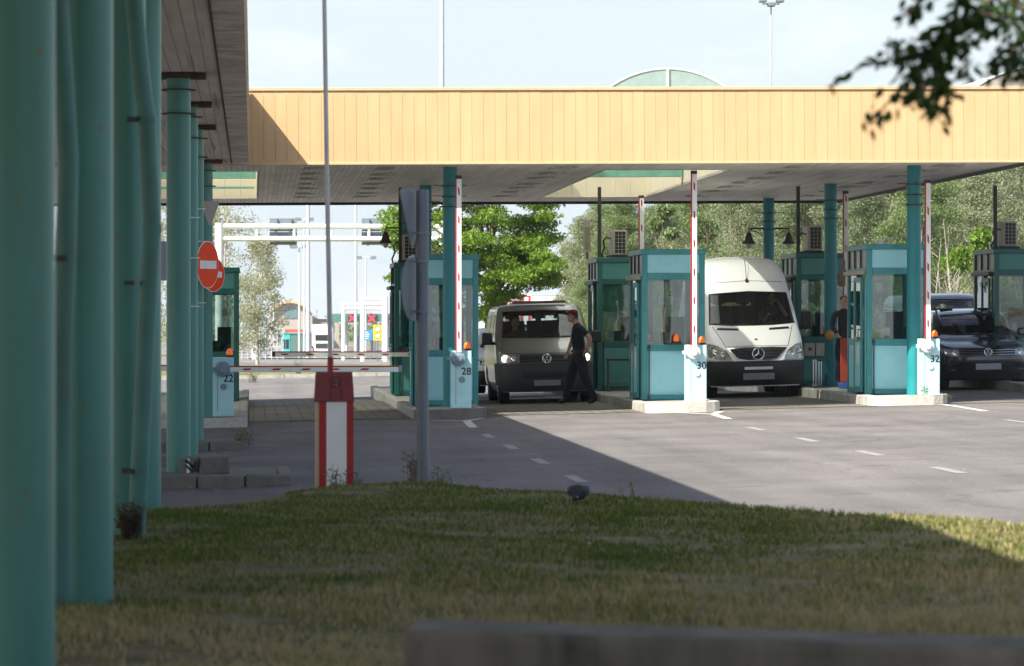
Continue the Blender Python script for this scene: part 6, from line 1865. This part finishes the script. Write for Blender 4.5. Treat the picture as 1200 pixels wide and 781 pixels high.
# arched hall
Y = 700; x0 = XY(316, Y); zg = gz(0, Y)
t = thing('building', 'pale beige hall with an arched gable and a curved window far off', 'building', (x0, Y, zg))
W = XY(366, Y) - x0; hw = ZY(316, 374, Y) - zg; ht = ZY(310, 355.5, Y) - zg
arc = [(W * i / 16, hw + (ht - hw) * math.sin(math.pi * (.08 + .84 * i / 16)) ** .8) for i in range(17)]
MB().prism([(0, 0), (W, 0)] + list(reversed(arc)), 0, 30, 'y').build('wall', M_BEIGEW, t)
wn = MB(); wa = [(W * (.36 + .28 * i / 8), hw + (ht - hw) * (.60 + .20 * math.sin(math.pi * i / 8))) for i in range(9)]
wn.prism([(W * .36, hw * 1.02), (W * .64, hw * 1.02)] + list(reversed(wa)), -.12, -.02, 'y'); wn.build('window', mat('far glazing', (.12, .20, .22), .15, var=.1), t)
r = MB()
for i in range(16):
    (xa, za), (xb, zb_) = arc[i], arc[i + 1]
    r.add([(xa, -.8, za + .02), (xb, -.8, zb_ + .02), (xb, 30, zb_ + .02), (xa, 30, za + .02), (xa, -.8, za + .5), (xb, -.8, zb_ + .5), (xb, 30, zb_ + .5), (xa, 30, za + .5)],
          [(0, 3, 2, 1), (4, 5, 6, 7), (0, 1, 5, 4), (2, 3, 7, 6)])
r.build('roof', M_YELTRIM, t)
d = MB(); d.box(W * .05, W * .95, -1.5, -.05, hw * .50, hw * .56); d.build('awning', M_FRAMEG, t)
# long low block
x0 = XY(366, Y); t = thing('building', 'long low beige block beside the arched hall', 'building', (x0, Y + 5, zg))
W = XY(398, Y) - x0; MB().box(0, W, 0, 12, 0, ZY(380, 374, Y) - zg).build('wall', M_BEIGEW, t); MB().box(-.3, W + .3, -.4, 12.3, ZY(380, 374, Y) - zg + .01, ZY(380, 373, Y) - zg + .15).build('roof', M_GREYM, t)
k = MB(); [k.box(W * (.1 + .2 * i), W * (.22 + .2 * i), -.08, -.02, 3, 4.4) for i in range(4)]; k.build('window', MATS['far glazing'], t)
# far checkpoint canopy
Y = 640; x0 = XY(385, Y); zg = gz(0, Y)
t = thing('canopy', 'far green checkpoint canopy with red signal crosses above its lanes', 'canopy', (x0, Y, zg))
W = XY(500, Y) - x0; z1, z2 = ZY(400, 377.5, Y) - zg, ZY(400, 368, Y) - zg
MB().box(0, W, 0, 14, z1, z2).build('roof', mat('far green fascia', (.06, .17, .14), .6), t)
for i in range(7): MB().tube([(W * (i + .3) / 7, 3, 0), (W * (i + .3) / 7, 3, z1)], .25, 8).build('pillar', M_GREYM, t)
b = MB(); [b.box(W * (i + .15) / 7, W * (i + .42) / 7, 4, 7, 0, 2.6) for i in range(7)]; b.build('booth_row', M_FRAMEG, t)
for u in (413, 435.5, 460):
    x = XY(u, Y) - x0; zc_ = ZY(u, 373.3, Y) - zg
    k = MB(); k.box(x - .75, x + .75, -.3, -.02, zc_ - .75, zc_ + .75); h = k.build('signal_box', M_DARK, t)
    k = MB()
    for s in (-1, 1): k.add([(x - .5, -.33, zc_ - s * .5 - .14), (x - .5, -.33, zc_ - s * .5 + .14), (x + .5, -.33, zc_ + s * .5 + .14), (x + .5, -.33, zc_ + s * .5 - .14)], [(0, 1, 2, 3)])
    k.build('red_cross', mat('red signal', (.8, .02, .02), .4, emit=((1, .02, .04), 1.6)), h)
# teal cabin
Y = 430; x0 = XY(329.5, Y); zg = gy(340, Y)
t = thing('cabin', 'small teal cabin with dark windows standing on the far verge', 'cabin', (x0, Y, zg))
W = XY(358.5, Y) - x0; h = ZY(340, 391, Y) - zg
MB().box(0, W * .36, 0, 2.6, -.3, h).build('wall', M_TEALFAR, t); MB().box(W * .36 + .01, W, .05, 2.5, -.3, h - .05).build('wall', mat('shaded teal wall', (.04, .22, .20), .5), t)  # second wall in a darker teal, its shade put into the colour
for a, b in ((.05, .16), (.19, .31)): MB().box(W * a, W * b, -.03, -.005, h * .28, h * .72).build('window', M_BLACK, t)
for a, b in ((.42, .66), (.70, .96)): MB().box(W * a, W * b, .02, .045, h * .12, h * .86).build('panel', mat('grey green cabin panel', (.09, .16, .14), .6), t)
MB().box(-.08, W + .08, -.08, 2.7, h + .01, h + .12).build('roof', M_TEALFAR, t)
# lorry with white cab
Y = 470; x0 = XY(368, Y); zg = gy(380, Y)
t = thing('lorry', 'lorry with a white cab waiting beyond the old red barrier', 'lorry', (x0, Y, zg))
W = XY(386, Y) - x0; h = ZY(370, 381, Y) - zg; hb = ZY(370, 412, Y) - zg
c = MB(); c.prism([(0, .6), (W, .6), (W, h * .70), (W * .93, h), (W * .07, h), (0, h * .70)], 0, 2.2, 'y'); c.build('cab', M_WHITE, t, .06)
MB().box(W * .08, W * .92, -.03, -.005, h * .45, h * .66).build('windscreen', M_BLACK, t)
MB().box(W * .1, W * .9, -.04, -.008, h * .18, h * .36).build('grille', M_DARK, t)
k = MB(); k.box(W * .02, W * .98, -.1, .3, .35, .59); k.build('bumper', M_WHITE, t)
for s in (.12, .88): MB().lathe([(.5, -.16), (.5, .16)], 18, c=(W * s, .6, .5), axis='x').build('wheel', M_RUBBER, t)
MB().box(-.1, W + .1, 2.4, 12, .9, h * 1.02).build('trailer', mat('grey tarpaulin', (.40, .42, .44), .7), t)
for s in (.12, .88): MB().lathe([(.5, -.16), (.5, .16)], 18, c=(W * s, 9, .5), axis='x').build('wheel', M_RUBBER, t)
# red lorry trailer
Y = 520; x0 = XY(334, Y); zg = gy(340, Y)
t = thing('lorry_trailer', 'red and grey trailer parked behind the teal cabin', 'trailer', (x0, Y, zg))
W = XY(358, Y) - x0
MB().box(0, W, 0, 2.5, 1.0, ZY(340, 386, Y) - zg).build('load', mat('red tarpaulin', (.50, .07, .06), .7), t, .05)
MB().box(0, W, .2, 2.3, .8, .98).build('chassis', M_DARK, t)
for i in range(3): MB().lathe([(.5, 0), (.5, .3)], 16, c=(W * (.15 + .2 * i), .1, .5), axis='y').build('wheel', M_RUBBER, t)
# blue notice on a white wall
Y = 300; x0 = XY(295, Y); zg = gy(300, Y)
t = thing('notice_wall', 'low white wall end with a rounded blue notice on the far verge', 'sign', (x0, Y, zg))
W = XY(301, Y) - x0
MB().box(0, W, 0, .6, -.2, ZY(298, 402, Y) - zg).build('wall', M_WHITE, t)
n_ = [(XY(301.5, Y) - x0 + a, b) for a, b in [(0, .2), (.65, .2), (.65, .75), (.55, .95), (.32, 1.05), (.10, .95), (0, .75)]]
zz = ZY(300, 414, Y) - zg
b = MB(); b.prism([(a, zz + q) for a, q in n_], .1, .14, 'y'); b = b.build('blue_board', mat('sign blue', (.03, .15, .42), .45), t)
k = MB(); cx = XY(306, Y) - x0; k.lathe([(.2, .09), (.2, .095)], 18, c=(cx, 0, zz + .62), axis='y'); k.build('white_symbol', M_WHITE, b)
# yellow speed sign and blue board
Y = 245; x0 = XY(442.5, Y); zg = gy(442, Y)
t = thing('road_sign', 'yellow board with two round limit signs before the far checkpoint', 'road sign', (x0, Y, zg))
z1, z2 = ZY(442, 399, Y) - zg, ZY(442, 381, Y) - zg
MB().box(-.27, .27, 0, .03, z1, z2).build('board', mat('fluorescent yellow', (.80, .72, .02), .5), t)
MB().tube([(0, .06, -.2), (0, .06, z1)], .04, 8).build('post', M_GREY, t)
for f in (.28, .72):
    zc_ = z1 + (z2 - z1) * f
    k = MB(); k.lathe([(.20, -.006), (.20, -.003)], 24, c=(0, 0, zc_), axis='y'); s = k.build('red_ring', M_RED, t)
    MB().lathe([(.145, -.010), (.145, -.007)], 24, c=(0, 0, zc_), axis='y').build('white_disc', M_WHITE, s)
Y = 300; x0 = XY(430, Y); zg = gy(430, Y)
t = thing('direction_sign', 'blue direction board with pale lines beside the yellow board', 'road sign', (x0, Y, zg))
z1, z2 = ZY(430, 399, Y) - zg, ZY(430, 387, Y) - zg
MB().box(-.42, .42, 0, .04, z1, z2).build('board', mat('direction blue', (.05, .22, .55), .5), t)
k = MB(); [k.box(-.3 + .02 * i, .12 + .05 * (i % 3), -.006, -.002, z1 + (z2 - z1) * (.15 + .2 * i), z1 + (z2 - z1) * (.22 + .2 * i)) for i in range(4)]; k.build('pale_lines', M_WHITE, t)
for s in (-.3, .3): MB().tube([(s, .06, -.2), (s, .06, z1)], .04, 8).build('post', M_GREY, t)
# wire fence on the far verge
Y = 290; x0 = XY(270, Y)
t = thing('fence', 'tall pale wire fence with thin posts beyond the dark booth', 'fence', (x0, Y, gy(280, Y)))
W = XY(332, Y) - x0
for i in range(10): MB().tube([(W * i / 9, 0, -.2), (W * i / 9, 0, 2.9)], .035, 6).build('post', M_GREYM, t)
k = MB()
for i in range(14): k.tube([(0, .02, .15 + i * .2), (W, .02, .15 + i * .2)], .010, 4)
for i in range(70): k.tube([(W * i / 70, .03, .1), (W * i / 70, .03, 2.8)], .008, 4)
k.build('wire_mesh', M_GREYM, t)
# lorries and rack beyond the silver van
M_PALE = mat('pale trailer side', (.66, .68, .70), .5, var=.05)
for i, (ua, ub, va, Y, lab) in enumerate(((622, 655, 345, 260, 'white box trailer beyond the red rack behind the silver van'), (655, 692, 346, 266, 'white box trailer with a diagonal brace next to the rear booth'), (560, 600, 374, 240, 'low pale trailer behind the bright tree'))):
    x0 = XY(ua, Y); zg = gy(ua, Y); W = XY(ub, Y) - x0
    t = thing('box_trailer', lab, 'trailer', (x0, Y, zg), 0, 'white trailers parked far behind the silver van')
    h = ZY(ua, va, Y) - zg
    MB().box(.02, W - .02, 0, 8, .95, h).build('box', M_PALE, t, .03)
    k = MB(); [k.box(W * f - .02, W * f + .02, -.03, -.002, .95, h) for f in (.02, .5, .98)]; k.box(.02, W - .02, -.03, -.002, h - .06, h)
    if i == 1: k.tube([(W * .05, -.03, h - .2), (W * .9, -.03, 1.0)], .03, 6)
    k.build('edge_rails', M_GREYM, t)
    for q in (.2, .4): MB().lathe([(.5, 0), (.5, .3)], 16, c=(W * q, .2, .5), axis='y').build('wheel', M_RUBBER, t)
    MB().box(.1, W - .1, .3, 7.5, .6, .94).build('chassis', M_DARK, t)
Y = 235; x0 = XY(594, Y); zg = gy(600, Y); W = XY(620.5, Y) - x0
t = thing('metal_rack', 'red metal rack standing above the roof line behind the silver van', 'rack', (x0, Y, zg))
k = MB(); zt_ = ZY(600, 347.5, Y) - zg; zm = ZY(600, 353.5, Y) - zg
for z in (zt_, zm, .8): k.box(0, W, -.04, .04, z - .05, z + .05)
for f in (0, .68, 1): k.box(W * f - .07, W * f + .07, -.05, .05, 0, zt_ + .05)
k.build('rails', mat('bright red steel', (.55, .03, .03), .5), t)
t = thing('camera_post', 'small surveillance camera on a post behind the silver van roof', 'camera', (XY(650, 160), 160, gy(650, 160)))
zt_ = ZY(650, 354, 160) - t.location.z
MB().tube([(0, 0, -.2), (0, 0, zt_)], .04, 8).build('post', M_GREYM, t); MB().box(-.03, .22, -.1, .1, zt_ - .02, zt_ + .10).build('housing', M_GREY, t, .01)
# standing water on the far road
sheet('water', [XY(290, 300), XY(330, 300), XY(380, 300), XY(470, 300)], [308, 325, 345, 372], lambda x, y: gz(0, y) + .055, mat('still water', (.10, .11, .11), .04, var=.02))

# ================================================================== SKY, SUN, CAMERA
w = bpy.data.worlds.new('World'); SC.world = w; w.use_nodes = True
n, l = w.node_tree.nodes, w.node_tree.links
bg = n['Background']; bg.inputs['Strength'].default_value = SKY_STRENGTH
sk = n.new('ShaderNodeTexSky'); sk.sky_type = 'NISHITA'; sk.sun_disc = False
sd = Vector((-.785, -.58, 1.0)).normalized()
sk.sun_elevation = math.asin(sd.z); sk.sun_rotation = math.atan2(sd.x, sd.y) % (2 * math.pi)
sk.air_density = 1.0; sk.dust_density = 2.5; sk.ozone_density = 1.0
# thin cloud: the sky dome whitened in patches
tc = n.new('ShaderNodeTexCoord'); mp = n.new('ShaderNodeMapping'); mp.inputs['Scale'].default_value = (5, 5, 16)
l.new(tc.outputs['Generated'], mp.inputs['Vector'])
nz = n.new('ShaderNodeTexNoise'); nz.inputs['Scale'].default_value = 1.6; nz.inputs['Detail'].default_value = 8; nz.inputs['Roughness'].default_value = .6
l.new(mp.outputs[0], nz.inputs['Vector'])
rp = n.new('ShaderNodeMapRange'); rp.inputs['From Min'].default_value = .48; rp.inputs['From Max'].default_value = .72; rp.inputs['To Max'].default_value = .8
l.new(nz.outputs['Fac'], rp.inputs['Value'])
mx = n.new('ShaderNodeMix'); mx.data_type = 'RGBA'; mx.inputs['B'].default_value = (5.5, 5.55, 5.6, 1)
l.new(rp.outputs[0], mx.inputs['Factor'])
# milky summer haze low over the horizon
sp = n.new('ShaderNodeSeparateXYZ'); l.new(tc.outputs['Generated'], sp.inputs[0])
hz = n.new('ShaderNodeMapRange'); hz.interpolation_type = 'SMOOTHSTEP'
hz.inputs['From Min'].default_value = .30; hz.inputs['From Max'].default_value = -.02; hz.inputs['To Max'].default_value = .85
l.new(sp.outputs['Z'], hz.inputs['Value'])
hm = n.new('ShaderNodeMix'); hm.data_type = 'RGBA'; hm.inputs['B'].default_value = (4.45, 5.05, 5.5, 1)
l.new(hz.outputs[0], hm.inputs['Factor']); l.new(sk.outputs[0], hm.inputs['A']); l.new(hm.outputs['Result'], mx.inputs['A'])
l.new(mx.outputs['Result'], bg.inputs['Color'])

sun = bpy.data.lights.new('sun', 'SUN'); sun.energy = SUN_STRENGTH; sun.angle = R(.53); sun.color = (1.0, .94, .84)
so = bpy.data.objects.new('sun', sun); link(so)
so.rotation_euler = (-sd).to_track_quat('-Z', 'Y').to_euler(); so.location = sd * 60

cam = bpy.data.cameras.new('camera'); co = bpy.data.objects.new('camera', cam); link(co)
cam.sensor_width = 36; cam.lens = 135; cam.shift_y = -14.5 / 1200
cam.clip_start = .1; cam.clip_end = 12000
co.location = (0, 0, ZC); co.rotation_euler = (R(90), 0, -PSI)
cam.dof.use_dof = True; cam.dof.focus_distance = 68; cam.dof.aperture_fstop = FSTOP
SC.camera = co
SC.view_settings.view_transform = 'Standard'; SC.view_settings.look = 'None'
SC.view_settings.exposure = EXPOSURE; SC.view_settings.gamma = 1
SC.cycles.max_bounces = 8; SC.cycles.diffuse_bounces = 4; SC.cycles.transparent_max_bounces = 24; SC.cycles.glossy_bounces = 4
SC.cycles.sample_clamp_indirect = 6
SC.cycles.use_denoising = True

if HAZE:
    m = bpy.data.materials.new('haze air'); n, l = nodes(m); n.remove(n['Principled BSDF'])
    pv_ = n.new('ShaderNodeVolumePrincipled'); pv_.inputs['Density'].default_value = HAZE; pv_.inputs['Color'].default_value = (.86, .91, .97, 1); pv_.inputs['Anisotropy'].default_value = .3
    l.new(pv_.outputs[0], n['Material Output'].inputs['Volume'])
    o = MB().box(-300, 500, -60, 1050, -5.5, 30).build('haze', m, None); o['kind'] = 'stuff'
